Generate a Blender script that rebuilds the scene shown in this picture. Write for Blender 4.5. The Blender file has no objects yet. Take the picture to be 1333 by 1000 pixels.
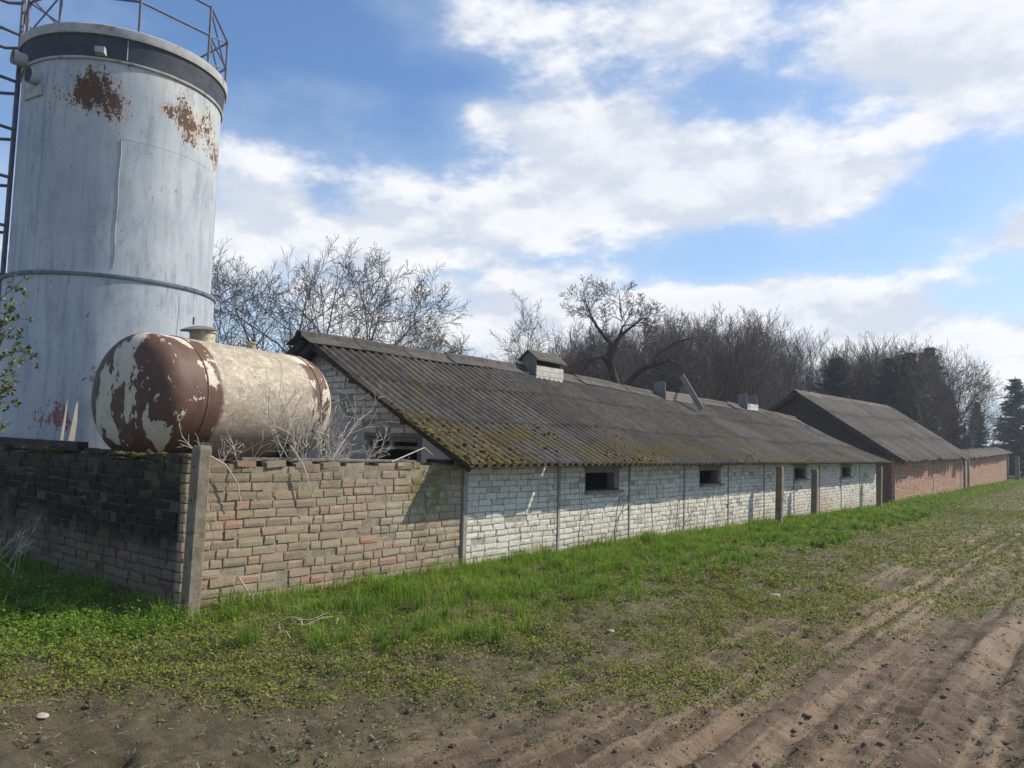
import bpy, math, random
import numpy as np
from mathutils import Vector, Matrix, Quaternion

# ------------------------------------------------------------------ scene, camera, sky, sun
SC = bpy.context.scene
COL = SC.collection
R_ = math.radians

cam_d = bpy.data.cameras.new('camera'); cam = bpy.data.objects.new('camera', cam_d); COL.objects.link(cam)
cam_d.sensor_width = 36.0; cam_d.lens = 27.0; cam_d.clip_start = 0.05; cam_d.clip_end = 3000
CAMP = Vector((0, 0, 1.7))
cam.matrix_world = (Matrix.Translation(CAMP) @ Matrix.Rotation(R_(38.44), 4, 'Z')
                    @ Matrix.Rotation(R_(90 + 4.33), 4, 'X') @ Matrix.Rotation(0.028, 4, 'Z'))
SC.camera = cam

SUN = Vector((0.38, 0.53, 0.60)).normalized()
SUN_EL = math.asin(SUN.z); SUN_AZ = math.atan2(SUN.x, SUN.y)
SKY_STRENGTH = 0.10
sl = bpy.data.lights.new('sun', 'SUN'); sl.energy = 4.0; sl.angle = R_(0.6); sl.color = (1.0, 0.90, 0.76)
so = bpy.data.objects.new('sun', sl); COL.objects.link(so)
so.rotation_euler = (-SUN).to_track_quat('-Z', 'Y').to_euler(); so.location = (10, 20, 30)

SC.view_settings.view_transform = 'Standard'; SC.view_settings.look = 'None'
SC.view_settings.gamma = 1; SC.view_settings.use_curve_mapping = False
SC.view_settings.exposure = 0.5
SC.cycles.max_bounces = 6; SC.cycles.diffuse_bounces = 3; SC.cycles.glossy_bounces = 2; SC.cycles.transmission_bounces = 3


class NT:
    """small wrapper to write node trees"""
    def __init__(self, tree): self.t = tree; self.n = tree.nodes; self.l = tree.links
    def put(self, sock, v):
        if isinstance(v, bpy.types.NodeSocket): self.l.new(v, sock)
        elif v is not None:
            if isinstance(v, (tuple, list)) and len(v) == 3 and sock.type == 'RGBA': v = (*v, 1)
            sock.default_value = v
    def node(self, kind, props=None, **ins):
        nd = self.n.new(kind)
        for k, v in (props or {}).items(): setattr(nd, k, v)
        for k, v in ins.items():
            s = nd.inputs[int(k[1:])] if k[0] == 'i' and k[1:].isdigit() else nd.inputs[k.replace('_', ' ')]
            self.put(s, v)
        return nd
    def m(self, op, a, b=None, c=None, clamp=False):
        nd = self.node('ShaderNodeMath', {'operation': op, 'use_clamp': clamp}); self.put(nd.inputs[0], a)
        if b is not None: self.put(nd.inputs[1], b)
        if c is not None: self.put(nd.inputs[2], c)
        return nd.outputs[0]
    def vm(self, op, a, b=None, scale=None):
        nd = self.node('ShaderNodeVectorMath', {'operation': op}); self.put(nd.inputs[0], a)
        if b is not None: self.put(nd.inputs[1], b)
        if scale is not None: self.put(nd.inputs['Scale'], scale)
        return nd.outputs['Value'] if op in ('DOT_PRODUCT', 'LENGTH', 'DISTANCE') else nd.outputs[0]
    def mix(self, f, a, b, mode='MIX'):
        nd = self.node('ShaderNodeMix', {'data_type': 'RGBA', 'blend_type': mode})
        self.put(nd.inputs[0], f); self.put(nd.inputs[6], a); self.put(nd.inputs[7], b); return nd.outputs[2]
    def noise(self, vec, scale, detail=4, rough=.55, dist=0.0):
        nd = self.node('ShaderNodeTexNoise', None, Vector=vec, Scale=scale, Detail=detail, Roughness=rough, Distortion=dist)
        return nd.outputs['Fac']
    def ss(self, v, lo, hi, a=0., b=1.):
        nd = self.node('ShaderNodeMapRange', {'interpolation_type': 'SMOOTHSTEP'})
        for k, x in zip(range(5), (v, lo, hi, a, b)): self.put(nd.inputs[k], x)
        return nd.outputs[0]
    def ramp(self, f, stops):
        nd = self.node('ShaderNodeValToRGB'); e = nd.color_ramp.elements
        while len(e) < len(stops): e.new(0.5)
        for k, (p, c) in enumerate(stops): e[k].position = p; e[k].color = (*c, 1)
        self.put(nd.inputs[0], f); return nd.outputs[0]
    def comb(self, x, y, z):
        nd = self.node('ShaderNodeCombineXYZ'); self.put(nd.inputs[0], x); self.put(nd.inputs[1], y); self.put(nd.inputs[2], z); return nd.outputs[0]
    def sep(self, v):
        nd = self.node('ShaderNodeSeparateXYZ'); self.put(nd.inputs[0], v); return nd.outputs


# ---- sky: Nishita with a layer of broken cumulus, laid out by world direction
world = bpy.data.worlds.new('World'); SC.world = world; world.use_nodes = True
wt = NT(world.node_tree); wt.n.clear()
wout = wt.node('ShaderNodeOutputWorld'); bg = wt.node('ShaderNodeBackground'); wt.l.new(bg.outputs[0], wout.inputs[0])
sky = wt.node('ShaderNodeTexSky', {'sky_type': 'NISHITA', 'sun_disc': False, 'sun_elevation': SUN_EL, 'sun_rotation': SUN_AZ,
                                   'altitude': 100, 'air_density': 1.0, 'dust_density': 0.9, 'ozone_density': 1.6})
gen = wt.node('ShaderNodeTexCoord').outputs['Generated']
D0 = wt.vm('NORMALIZE', gen)


def cloud_noise(d):
    s = wt.sep(d); zz = wt.m('ADD', wt.m('MAXIMUM', s[2], 0.0), 0.42)
    p = wt.comb(wt.m('DIVIDE', s[0], zz), wt.m('DIVIDE', s[1], zz), wt.m('MULTIPLY', zz, 1.6))
    n1 = wt.noise(wt.vm('ADD', p, (3.1, 1.7, 0.2)), 3.0, 6, .60, .0)
    return wt.m('MULTIPLY', wt.m('SUBTRACT', n1, .52), 2.6)


# big cumulus masses: direction, half width, half height, weight
lobes = [((-.86, .44, .22), .15, .11, .55), ((-.748, .60, .255), .15, .045, .52), ((-.615, .723, .285), .14, .050, .52),
         ((-.50, .79, .36), .115, .078, .90), ((-.40, .852, .325), .13, .058, .85), ((-.28, .906, .305), .085, .034, .75),
         ((-.545, .69, .50), .13, .035, .42), ((-.36, .76, .50), .18, .06, .34), ((-.10, .90, .42), .16, .080, .70), ((-.02, .965, .235), .11, .035, .85),
         ((-.66, .72, .165), .22, .07, .55), ((-.378, .907, .165), .22, .042, .78), ((-.20, .965, .125), .25, .045, .75), ((-.30, .935, .190), .12, .028, .45), ((-.60, .70, .40), .06, .03, .45), ((-.71, .57, .405), .05, .022, .40),
         ((-.75, .50, .47), .20, .060, -.60), ((-.17, .95, .275), .07, .025, -.50), ((-.37, .93, .238), .11, .014, -.45), ((-.64, .64, .44), .09, .025, -.35), ((-.56, .80, .235), .05, .012, -.3)]
acc = None
for (c, a, b, w) in lobes:
    c = Vector(c).normalized(); rt = Vector((c.y, -c.x, 0)).normalized(); up = rt.cross(c)
    if up.z < 0: up = -up
    e1 = wt.m('SUBTRACT', wt.vm('DOT_PRODUCT', D0, tuple(rt / a)), c.dot(rt) / a); e2 = wt.m('SUBTRACT', wt.vm('DOT_PRODUCT', D0, tuple(up / b)), c.dot(up) / b)
    q = wt.m('MULTIPLY_ADD', e1, e1, wt.m('MULTIPLY', e2, e2))
    acc = wt.m('MULTIPLY_ADD', wt.m('POWER', .36788, q), w, 0.0 if acc is None else acc)
dens = wt.m('ADD', acc, cloud_noise(D0))
dens2 = wt.m('ADD', acc, cloud_noise(wt.vm('NORMALIZE', wt.vm('ADD', D0, (.014, .010, .030)))))
alpha = wt.ss(dens, .03, .48)
lit = wt.ss(wt.m('SUBTRACT', dens, dens2), -.22, .22)
thick = wt.ss(dens, .30, 1.0)
ccol = wt.mix(lit, (5.0, 5.35, 6.05), (7.3, 7.3, 7.35))
ccol = wt.mix(wt.m('MULTIPLY', thick, .30), ccol, (4.9, 5.3, 6.1))
skyc = wt.mix(1.0, sky.outputs[0], (0.80, 1.0, 1.18), 'MULTIPLY')
haze_low = wt.ss(wt.sep(D0)[2], 0.0, .42, .62, 0.0)
skyc = wt.mix(haze_low, skyc, (4.6, 5.6, 6.9))
veil = wt.ss(dens, -.55, .30, 0.0, .24)
skyc = wt.mix(veil, skyc, (5.3, 5.8, 6.6))
final = wt.mix(wt.m('MULTIPLY', alpha, .93), skyc, ccol)
wt.put(bg.inputs[0], final); bg.inputs[1].default_value = SKY_STRENGTH

# ------------------------------------------------------------------ helpers
rng = np.random.default_rng(7)


def vnoise(x, y, seed=0):
    x = np.asarray(x, float); y = np.asarray(y, float)
    xi = np.floor(x).astype(np.int64); yi = np.floor(y).astype(np.int64); fx = x - xi; fy = y - yi
    fx = fx * fx * (3 - 2 * fx); fy = fy * fy * (3 - 2 * fy)
    def h(a, b):
        n = (a * 374761393 + b * 668265263 + seed * 974711) & 0xffffffff
        n = ((n ^ (n >> 13)) * 1274126177) & 0xffffffff
        return ((n ^ (n >> 16)) & 0xffff) / 65535.0
    return (h(xi, yi) * (1 - fx) + h(xi + 1, yi) * fx) * (1 - fy) + (h(xi, yi + 1) * (1 - fx) + h(xi + 1, yi + 1) * fx) * fy


def fbm(x, y, sc, oct=4, seed=0, gain=.5):
    t = 0; a = 1; s = 0
    for k in range(oct):
        t = t + a * vnoise(np.asarray(x) * sc, np.asarray(y) * sc, seed + k * 17); s += a; a *= gain; sc *= 2.03
    return t / s


def sstep(v, a, b):
    t = np.clip((np.asarray(v) - a) / (b - a), 0, 1); return t * t * (3 - 2 * t)


def link(o, parent=None):
    COL.objects.link(o)
    if parent is not None: o.parent = parent
    return o


def obj(name, me, mat=None, parent=None):
    if mat is not None and len(me.materials) == 0: me.materials.append(mat)
    return link(bpy.data.objects.new(name, me), parent)


def thing(name, loc=(0, 0, 0), rz=0.0):
    o = bpy.data.objects.new(name, None); o.empty_display_size = .2; o.location = loc; o.rotation_euler = (0, 0, rz); COL.objects.link(o); return o


def tag(o, label=None, cat=None, group=None, kind=None):
    if label: o['label'] = label
    if cat: o['category'] = cat
    if group: o['group'] = group
    if kind: o['kind'] = kind
    return o


def fast_mesh(name, V, F, smooth=False, attrs=None):
    """V (n,3) array, F (m,3|4) int array"""
    V = np.asarray(V, np.float32); F = np.asarray(F, np.int32); k = F.shape[1]
    me = bpy.data.meshes.new(name); me.vertices.add(len(V)); me.vertices.foreach_set('co', V.ravel())
    me.loops.add(F.size); me.loops.foreach_set('vertex_index', F.ravel())
    me.polygons.add(len(F)); me.polygons.foreach_set('loop_start', np.arange(0, F.size, k, dtype=np.int32))
    me.polygons.foreach_set('loop_total', np.full(len(F), k, np.int32))
    me.polygons.foreach_set('use_smooth', np.full(len(F), smooth, bool))
    me.update(calc_edges=True); me.validate()
    for n, a in (attrs or {}).items():
        at = me.attributes.new(n, 'FLOAT', 'POINT'); at.data.foreach_set('value', np.asarray(a, np.float32))
    return me


class MB:
    """collects polygons, then builds one mesh"""
    def __init__(self): self.v = []; self.f = []
    def add(self, vs, fs):
        b = len(self.v); self.v.extend([tuple(v) for v in vs]); self.f.extend([tuple(b + i for i in f) for f in fs]); return self
    def box(self, c, s, rot=None, jit=0.0, bev=0.0):
        sx, sy, sz = s[0] / 2, s[1] / 2, s[2] / 2; M = rot or Matrix.Identity(3); c = Vector(c)
        if bev <= 0:
            P = [Vector((x, y, z)) for x in (-sx, sx) for y in (-sy, sy) for z in (-sz, sz)]
            fs = [(0, 1, 3, 2), (4, 6, 7, 5), (0, 4, 5, 1), (2, 3, 7, 6), (0, 2, 6, 4), (1, 5, 7, 3)]
        else:
            # box whose long edges (local Z) are chamfered
            q = [(-sx + bev, -sy), (sx - bev, -sy), (sx, -sy + bev), (sx, sy - bev), (sx - bev, sy), (-sx + bev, sy), (-sx, sy - bev), (-sx, -sy + bev)]
            P = [Vector((a, b, -sz)) for a, b in q] + [Vector((a, b, sz)) for a, b in q]
            fs = [(i, (i + 1) % 8, 8 + (i + 1) % 8, 8 + i) for i in range(8)] + [tuple(range(7, -1, -1)), tuple(range(8, 16))]
        if jit: P = [p + Vector((random.uniform(-jit, jit) for _ in range(3))) for p in P]
        return self.add([c + M @ p for p in P], fs)
    def beam(self, a, b, w, h, up=(0, 0, 1), jit=0.0):
        a = Vector(a); b = Vector(b); d = (b - a); L = d.length; z = d.normalized(); u = Vector(up)
        if abs(z.dot(u)) > .98: u = Vector((1, 0, 0))
        x = u.cross(z).normalized(); y = z.cross(x)
        M = Matrix((x, y, z)).transposed()
        return self.box((a + b) / 2, (w, h, L), M, jit)
    def tube(self, pts, rads, n=6, cap=True):
        pts = [Vector(p) for p in pts]
        if not hasattr(rads, '__len__'): rads = [rads] * len(pts)
        rings = []; d0 = (pts[1] - pts[0]).normalized(); u = Vector((0, 0, 1)) if abs(d0.z) < .9 else Vector((1, 0, 0))
        x = u.cross(d0).normalized()
        vs = []
        for i, p in enumerate(pts):
            d = (pts[min(i + 1, len(pts) - 1)] - pts[max(i - 1, 0)]).normalized()
            x = (x - d * x.dot(d)); x = x.normalized() if x.length > 1e-6 else Vector((1, 0, 0)); y = d.cross(x)
            for k in range(n):
                t = 2 * math.pi * k / n; vs.append(p + (x * math.cos(t) + y * math.sin(t)) * rads[i])
        fs = [(i * n + k, i * n + (k + 1) % n, (i + 1) * n + (k + 1) % n, (i + 1) * n + k) for i in range(len(pts) - 1) for k in range(n)]
        if cap: fs += [tuple(range(n - 1, -1, -1)), tuple(range((len(pts) - 1) * n, len(pts) * n))]
        return self.add(vs, fs)
    def lathe(self, prof, n=48, M=None, closed_ends=True):
        """prof list of (r, z)"""
        vs = []; M = M or Matrix.Identity(4)
        for r, z in prof:
            for k in range(n):
                t = 2 * math.pi * k / n; vs.append(M @ Vector((r * math.cos(t), r * math.sin(t), z)))
        fs = [(i * n + k, i * n + (k + 1) % n, (i + 1) * n + (k + 1) % n, (i + 1) * n + k) for i in range(len(prof) - 1) for k in range(n)]
        if closed_ends: fs += [tuple(range(n - 1, -1, -1)), tuple(range((len(prof) - 1) * n, len(prof) * n))]
        return self.add(vs, fs)
    def build(self, name, mat, parent=None, smooth=False):
        me = bpy.data.meshes.new(name); me.from_pydata(self.v, [], self.f); me.update()
        if smooth:
            me.polygons.foreach_set('use_smooth', [True] * len(me.polygons))
            try: me.set_sharp_from_angle(angle=R_(38))
            except Exception: pass
        return obj(name, me, mat, parent)


def mat(name, rough=.9, spec=.3):
    m = bpy.data.materials.new(name); m.use_nodes = True; t = NT(m.node_tree); b = t.n['Principled BSDF']
    b.inputs['Roughness'].default_value = rough; b.inputs['Specular IOR Level'].default_value = spec
    return m, t, b


def finish(t, b, col, bump=None, strength=.4, dist=.01, rough=None):
    t.put(b.inputs['Base Color'], col)
    if rough is not None: t.put(b.inputs['Roughness'], rough)
    if bump is not None:
        bn = t.node('ShaderNodeBump', None, Height=bump, Strength=strength, Distance=dist); t.l.new(bn.outputs[0], b.inputs['Normal'])


def gpos(t): return t.node('ShaderNodeNewGeometry').outputs['Position']
def opos(t): return t.node('ShaderNodeTexCoord').outputs['Object']


def rnd_id(t):
    g = t.node('ShaderNodeNewGeometry').outputs['Random Per Island']; o = t.node('ShaderNodeObjectInfo').outputs['Random']
    return t.m('FRACT', t.m('ADD', t.m('MULTIPLY', g, 1.0), o))


# ------------------------------------------------------------------ materials
def brick_material(name, kind):
    m, t, b = mat(name, .95, .15); P = gpos(t); r = rnd_id(t); xyz = t.sep(P)
    fine = t.noise(P, 60, 5, .65); mid = t.noise(P, 9, 4, .6); big = t.noise(P, 1.6, 4, .6)
    r2 = t.m('FRACT', t.m('MULTIPLY', r, 7.31))
    if kind == 'old':        # weathered yellow-grey bricks with some pink and orange ones
        c = t.ramp(r, [(0, (.29, .235, .16)), (.18, (.35, .29, .20)), (.38, (.26, .215, .155)), (.58, (.38, .315, .22)), (.70, (.33, .26, .185)), (.80, (.36, .285, .205)), (.90, (.38, .27, .20)), (.97, (.40, .235, .16)), (1, (.36, .30, .21))])
        # lime bloom towards the shed, dark soot and algae towards the corner and upper courses of the end
        bloom = t.m('MULTIPLY', t.ss(big, .40, .62), t.ss(xyz[1], 5.0, 7.4))
        c = t.mix(t.m('MULTIPLY', bloom, .55), c, (.46, .43, .34))
        ne = t.m('ADD', xyz[2], t.m('MULTIPLY', t.m('SUBTRACT', big, .5), 1.1))
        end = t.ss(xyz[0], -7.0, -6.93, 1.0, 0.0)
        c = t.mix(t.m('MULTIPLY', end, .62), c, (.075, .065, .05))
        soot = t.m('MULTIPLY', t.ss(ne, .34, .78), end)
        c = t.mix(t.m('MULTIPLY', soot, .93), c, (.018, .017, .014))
        topd = t.m('MULTIPLY', t.ss(ne, 1.0, 1.5), t.ss(xyz[1], 7.0, 5.0))
        c = t.mix(t.m('MULTIPLY', topd, .5), c, (.10, .085, .065))
        moss = t.m('MULTIPLY', t.m('MULTIPLY', t.ss(t.m('ABSOLUTE', t.m('SUBTRACT', xyz[1], 7.0)), .55, .12), t.ss(t.m('ADD', xyz[2], t.m('MULTIPLY', t.m('SUBTRACT', mid, .5), .9)), .62, 1.0)), t.ss(mid, .36, .52))
        c = t.mix(t.m('MULTIPLY', moss, .8), c, (.15, .13, .025))
        mo2 = t.m('MULTIPLY', t.ss(t.noise(P, 2.6, 4, .6), .58, .70), .5)
        c = t.mix(mo2, c, (.17, .15, .07))
    elif kind == 'white':    # lime-washed bricks, wash worn off in places
        c = t.ramp(r, [(0, (.62, .60, .535)), (.3, (.70, .68, .61)), (.6, (.64, .62, .565)), (.85, (.73, .71, .645)), (1, (.57, .535, .47))])
        worn = t.ss(t.m('ADD', t.m('MULTIPLY', mid, .6), t.m('MULTIPLY', big, .5)), .57, .66)
        c = t.mix(t.m('MULTIPLY', worn, .62), c, (.37, .32, .25))
        low = t.m('MULTIPLY', t.ss(t.m('ADD', xyz[2], t.m('MULTIPLY', t.m('SUBTRACT', mid, .5), .5)), .42, -.1), t.ss(big, .30, .5))
        c = t.mix(t.m('MULTIPLY', low, .75), c, (.46, .40, .31))
        pk = t.m('MULTIPLY', t.ss(t.m('ABSOLUTE', t.m('SUBTRACT', xyz[1], 23.2)), 1.6, .3), t.ss(xyz[2], 1.0, .1))
        c = t.mix(t.m('MULTIPLY', pk, .55), c, (.46, .33, .24))
        chip = t.ss(t.noise(P, 26, 3, .6), .63, .69)
        c = t.mix(t.m('MULTIPLY', chip, .7), c, (.26, .23, .19))
    elif kind == 'gable':
        c = t.ramp(r, [(0, (.62, .60, .56)), (.5, (.70, .68, .64)), (1, (.54, .51, .47))])
        worn = t.ss(mid, .56, .66); c = t.mix(t.m('MULTIPLY', worn, .55), c, (.32, .29, .26))
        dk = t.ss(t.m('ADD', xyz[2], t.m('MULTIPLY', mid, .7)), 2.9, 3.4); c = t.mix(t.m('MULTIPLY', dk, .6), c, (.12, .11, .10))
    else:                    # red
        c = t.ramp(r, [(0, (.44, .25, .175)), (.3, (.48, .29, .205)), (.55, (.40, .22, .15)), (.8, (.50, .33, .24)), (1, (.46, .34, .26))])
        c = t.mix(t.m('MULTIPLY', t.ss(big, .48, .66), .35), c, (.47, .38, .28))
        end = t.ss(xyz[0], -7.05, -6.96, 1.0, 0.0); c = t.mix(t.m('MULTIPLY', end, .75), c, (.09, .06, .05))  # shade of the barn's end face put into the brick colour
    c = t.mix(t.ss(fine, .3, .75), t.mix(1, c, (.74, .73, .71), 'MULTIPLY'), t.mix(1, c, (1.12, 1.12, 1.1), 'MULTIPLY'))
    c = t.mix(t.m('MULTIPLY', t.ss(r2, .86, 1.0), .4), c, (.15, .13, .11))
    finish(t, b, c, t.m('ADD', t.m('MULTIPLY', fine, .5), t.m('MULTIPLY', mid, .6)), .8, .012)
    return m


M_BRICK = {k: brick_material('brick_' + k, k) for k in ('old', 'white', 'gable', 'red')}


def simple(name, c1, c2, scale=8, rough=.9, spec=.25, bump=.5, bscale=40, bdist=.006, stretch=None, obj_space=False, c3=None, randomise=0.0):
    m, t, b = mat(name, rough, spec); P = opos(t) if obj_space else gpos(t)
    if stretch: P = t.vm('MULTIPLY', P, stretch)
    n = t.noise(P, scale, 5, .62); c = t.mix(t.ss(n, .32, .68), c1, c2)
    if c3: c = t.mix(t.m('MULTIPLY', t.ss(t.noise(t.vm('ADD', P, (7, 3, 1)), scale * .45, 5, .65), .54, .66), .85), c, c3)
    if randomise:
        k = t.m('ADD', 1 - randomise / 2, t.m('MULTIPLY', rnd_id(t), randomise)); cc = t.node('ShaderNodeCombineColor'); [t.put(cc.inputs[i], k) for i in range(3)]
        c = t.mix(1, c, cc.outputs[0], 'MULTIPLY')
    finish(t, b, c, t.noise(P, bscale, 5, .65), bump, bdist); return m


M = {}
M['mortar'] = simple('mortar', (.19, .16, .115), (.30, .26, .195), 14, bump=.8, bdist=.01)
M['mortar_grey'] = simple('mortar_grey', (.24, .225, .195), (.38, .36, .32), 14, bump=.8, bdist=.01)
M['mortar_dark'] = simple('mortar_dark', (.07, .06, .05), (.11, .09, .075), 12, bump=.8, bdist=.01)
M['mortar_red'] = simple('mortar_red', (.17, .125, .095), (.24, .18, .135), 12, bump=.6)
M['plaster'] = simple('plaster', (.60, .57, .53), (.48, .455, .42), 4, bump=.5, c3=(.32, .30, .27))
M['concrete'] = simple('concrete', (.17, .145, .105), (.24, .205, .155), 10, bump=.9, bscale=60, bdist=.008, c3=(.11, .10, .065))
M['wall_post'] = simple('wall_post', (.24, .22, .19), (.34, .315, .275), 9, bump=.6, c3=(.17, .155, .135))
M['wood'] = simple('wood_grey', (.17, .152, .13), (.27, .245, .215), 6, bump=.8, stretch=(4, 4, 4), c3=(.085, .075, .065))
M['wood_dark'] = simple('wood_dark', (.035, .031, .028), (.065, .058, .052), 5, bump=.7, stretch=(1, 1, 5))
M['wood_pale'] = simple('wood_pale', (.46, .42, .35), (.56, .52, .45), 6, bump=.6, c3=(.30, .26, .2))
M['wood_white'] = simple('wood_white', (.46, .44, .395), (.56, .535, .49), 9, bump=.6, c3=(.22, .20, .17))
M['board_grey'] = simple('board_grey', (.15, .145, .14), (.21, .2, .19), 6, bump=.5, stretch=(3, 3, .6))
M['dark_inside'] = simple('dark_inside', (.02, .02, .02), (.03, .03, .03), 4)  # near-black colour stands in for unlit depth
M['earth'] = simple('earth', (.085, .066, .045), (.13, .105, .075), 5, bump=.9, bscale=25, bdist=.03, c3=(.06, .06, .025))
M['dead'] = simple('dead_wood', (.42, .38, .325), (.54, .495, .43), 20, bump=.3, randomise=.5)
M['dead_dark'] = simple('dead_stalk', (.11, .085, .06), (.19, .15, .11), 20, bump=.3)
M['bark'] = simple('bark', (.075, .065, .06), (.13, .115, .105), 3, bump=.8, bscale=14, bdist=.03)
M['bark_brown'] = simple('bark_brown', (.085, .068, .055), (.15, .12, .10), 3, bump=.8, bscale=14, bdist=.03)
M['twig'] = simple('twig', (.062, .052, .047), (.105, .088, .08), 2, bump=0, randomise=.5)
M['bark_dark'] = simple('bark_dark', (.035, .031, .03), (.06, .053, .05), 3, bump=.8, bscale=14, bdist=.03)
M['twig_wood'] = simple('twig_wood', (.092, .077, .068), (.145, .121, .106), 2, bump=0)
M['twig_dark'] = simple('twig_dark', (.075, .064, .06), (.12, .105, .098), 2, bump=0)
M['twig_light'] = simple('twig_light', (.17, .14, .10), (.26, .22, .165), 2, bump=0, randomise=.4)
M['stone'] = simple('stone', (.33, .29, .235), (.43, .385, .32), 15, bump=.6)
M['pipe_blue'] = simple('painted_pipe', (.10, .105, .15), (.15, .155, .20), 12, rough=.6, spec=.4, bump=.2, c3=(.13, .075, .05))
M['galv'] = simple('galvanised', (.32, .33, .34), (.42, .43, .43), 8, rough=.6, bump=.3, c3=(.22, .2, .18))
M['ring_blue'] = simple('ring_blue', (.12, .15, .18), (.18, .21, .24), 8, rough=.6, bump=.3, c3=(.07, .065, .06))
M['rust'] = simple('rusty_iron', (.12, .055, .03), (.20, .10, .06), 10, rough=.9, bump=.6)
M['moss'] = simple('moss', (.085, .066, .016), (.145, .105, .024), 12, bump=1.0, bscale=60, bdist=.02, c3=(.075, .068, .014))
M['moss_green'] = simple('moss_green', (.055, .06, .012), (.10, .09, .02), 12, bump=1.0, bscale=60, bdist=.02)


def roof_material(name, mossy=True, light=1.0):
    m, t, b = mat(name, .95, .12); P = gpos(t); s = t.sep(P); r = rnd_id(t)
    n = t.noise(P, 7, 6, .7); f = t.noise(P, 55, 4, .7); big = t.noise(P, .9, 4, .6)
    streak = t.noise(t.vm('MULTIPLY', P, (1.0, 9.0, 1.0)), 2.2, 4, .6)
    c = t.mix(t.ss(n, .3, .7), tuple(x * light for x in (.052, .047, .042)), tuple(x * light for x in (.108, .099, .088)))
    c = t.mix(t.m('MULTIPLY', t.ss(streak, .45, .7), .5), c, tuple(x * light for x in (.135, .125, .112)))
    c = t.mix(t.m('MULTIPLY', t.ss(f, .58, .68), .55), c, (.30, .285, .25))      # pale lichen flecks
    c = t.mix(t.m('MULTIPLY', t.ss(f, .43, .34), .6), c, (.035, .033, .029))      # black lichen
    k = t.m('ADD', .82, t.m('MULTIPLY', r, .36)); cc = t.node('ShaderNodeCombineColor'); [t.put(cc.inputs[i], k) for i in range(3)]
    c = t.mix(1, c, cc.outputs[0], 'MULTIPLY')
    if mossy:
        patch = t.m('ADD', t.m('MULTIPLY', t.noise(t.vm('MULTIPLY', P, (.8, .55, .8)), 1.0, 3, .55), 1.0), t.m('MULTIPLY', n, .38))
        eave = t.ss(s[0], -9.0, -6.7)
        near = t.ss(s[1], 22, 9)
        mk = t.ss(t.m('ADD', patch, t.m('ADD', t.m('MULTIPLY', eave, .16), t.m('MULTIPLY', near, .07))), .87, .96)
        mk = t.m('MULTIPLY', mk, t.ss(t.noise(P, 20, 4, .6), .36, .56))
        c = t.mix(t.m('MULTIPLY', mk, .85), c, t.mix(t.ss(n, .4, .6), (.12, .09, .022), (.085, .072, .022)))
    finish(t, b, c, t.m('ADD', t.m('MULTIPLY', f, .4), t.m('MULTIPLY', n, .7)), .7, .012)
    return m


M['roof'] = roof_material('fibre_cement_roof')
M['roof_far'] = roof_material('fibre_cement_roof_far', False, 1.25)

# ------------------------------------------------------------------ ground
XW = -6.88          # plane of the long wall face


RUTS = [(-3.2 + .27 * k + .05 * math.sin(k * 2.3), .07, .036 + .012 * math.sin(k * 1.7)) for k in range(26)] + [(-1.20, .11, .035)]


def ground_h(x, y):
    x = np.asarray(x, float); y = np.asarray(y, float)
    slope = -0.0136 * np.clip(y - 8, 0, 21) - .02
    near_wall = .06 * sstep(x, -4.3, -6.2)
    h = slope + near_wall
    amp = 1 - .75 * sstep(np.hypot(x, y), 20, 60)
    h = h + .05 * (fbm(x, y, .45, 3, 3) - .5) * 2 * amp
    mud = sstep(x, -3.6, -2.3) * amp
    # tyre ruts run along y
    wob = .10 * (fbm(y * .35, y * 0 + 4.2, 1.0, 2, 9) - .5)
    xs = x + wob + .05 * (fbm(x * 2, y * 2, .8, 2, 12) - .5)
    for (xc, w, d) in RUTS:
        e = (xs - xc) / w; k = .6 + .8 * vnoise(y * 1.3, y * 0 + xc * 7, 5)
        h = h + mud * d * k * (np.exp(-(e - 1.1) ** 2) * .85 - np.exp(-(e + .6) ** 2) * .75)
    crumb = sstep(np.abs(vnoise(xs * 4.1, y * .5, 8) - .5), .30, .05) * mud
    h = h + amp * crumb * (fbm(x, y, 11.0, 3, 91, .7) - .42) * .05
    # trampled clods and lug marks
    cl = fbm(x, y, 3.2, 4, 21); cl2 = fbm(x, y, 9.0, 3, 33)
    flat = 1 - .75 * sstep(fbm(x, y * .4, 1.1, 2, 41), .45, .62) * mud
    h = h + amp * flat * ((cl - .5) * (.085 - .06 * mud) + (cl2 - .5) * .055) + amp * (fbm(x, y, 13.0, 3, 35, .7) - .5) * .036 * (.55 + .45 * flat)
    hoof = vnoise(x * 5.5, y * 5.5, 55); h = h - amp * .045 * sstep(hoof, .70, .9) * sstep(x, -5.5, -4) * (1 - mud * .6)
    return h


def grid_lines(lo, hi, f0, f1, step, grow, mx):
    a = list(np.arange(f0, f1, step)); s = step
    while a[-1] < hi: s = min(s * grow, mx); a.append(a[-1] + s)
    s = step; b = [f0]
    while b[-1] > lo: s = min(s * grow, mx); b.append(b[-1] - s)
    return np.array(b[1:][::-1] + a)


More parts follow.
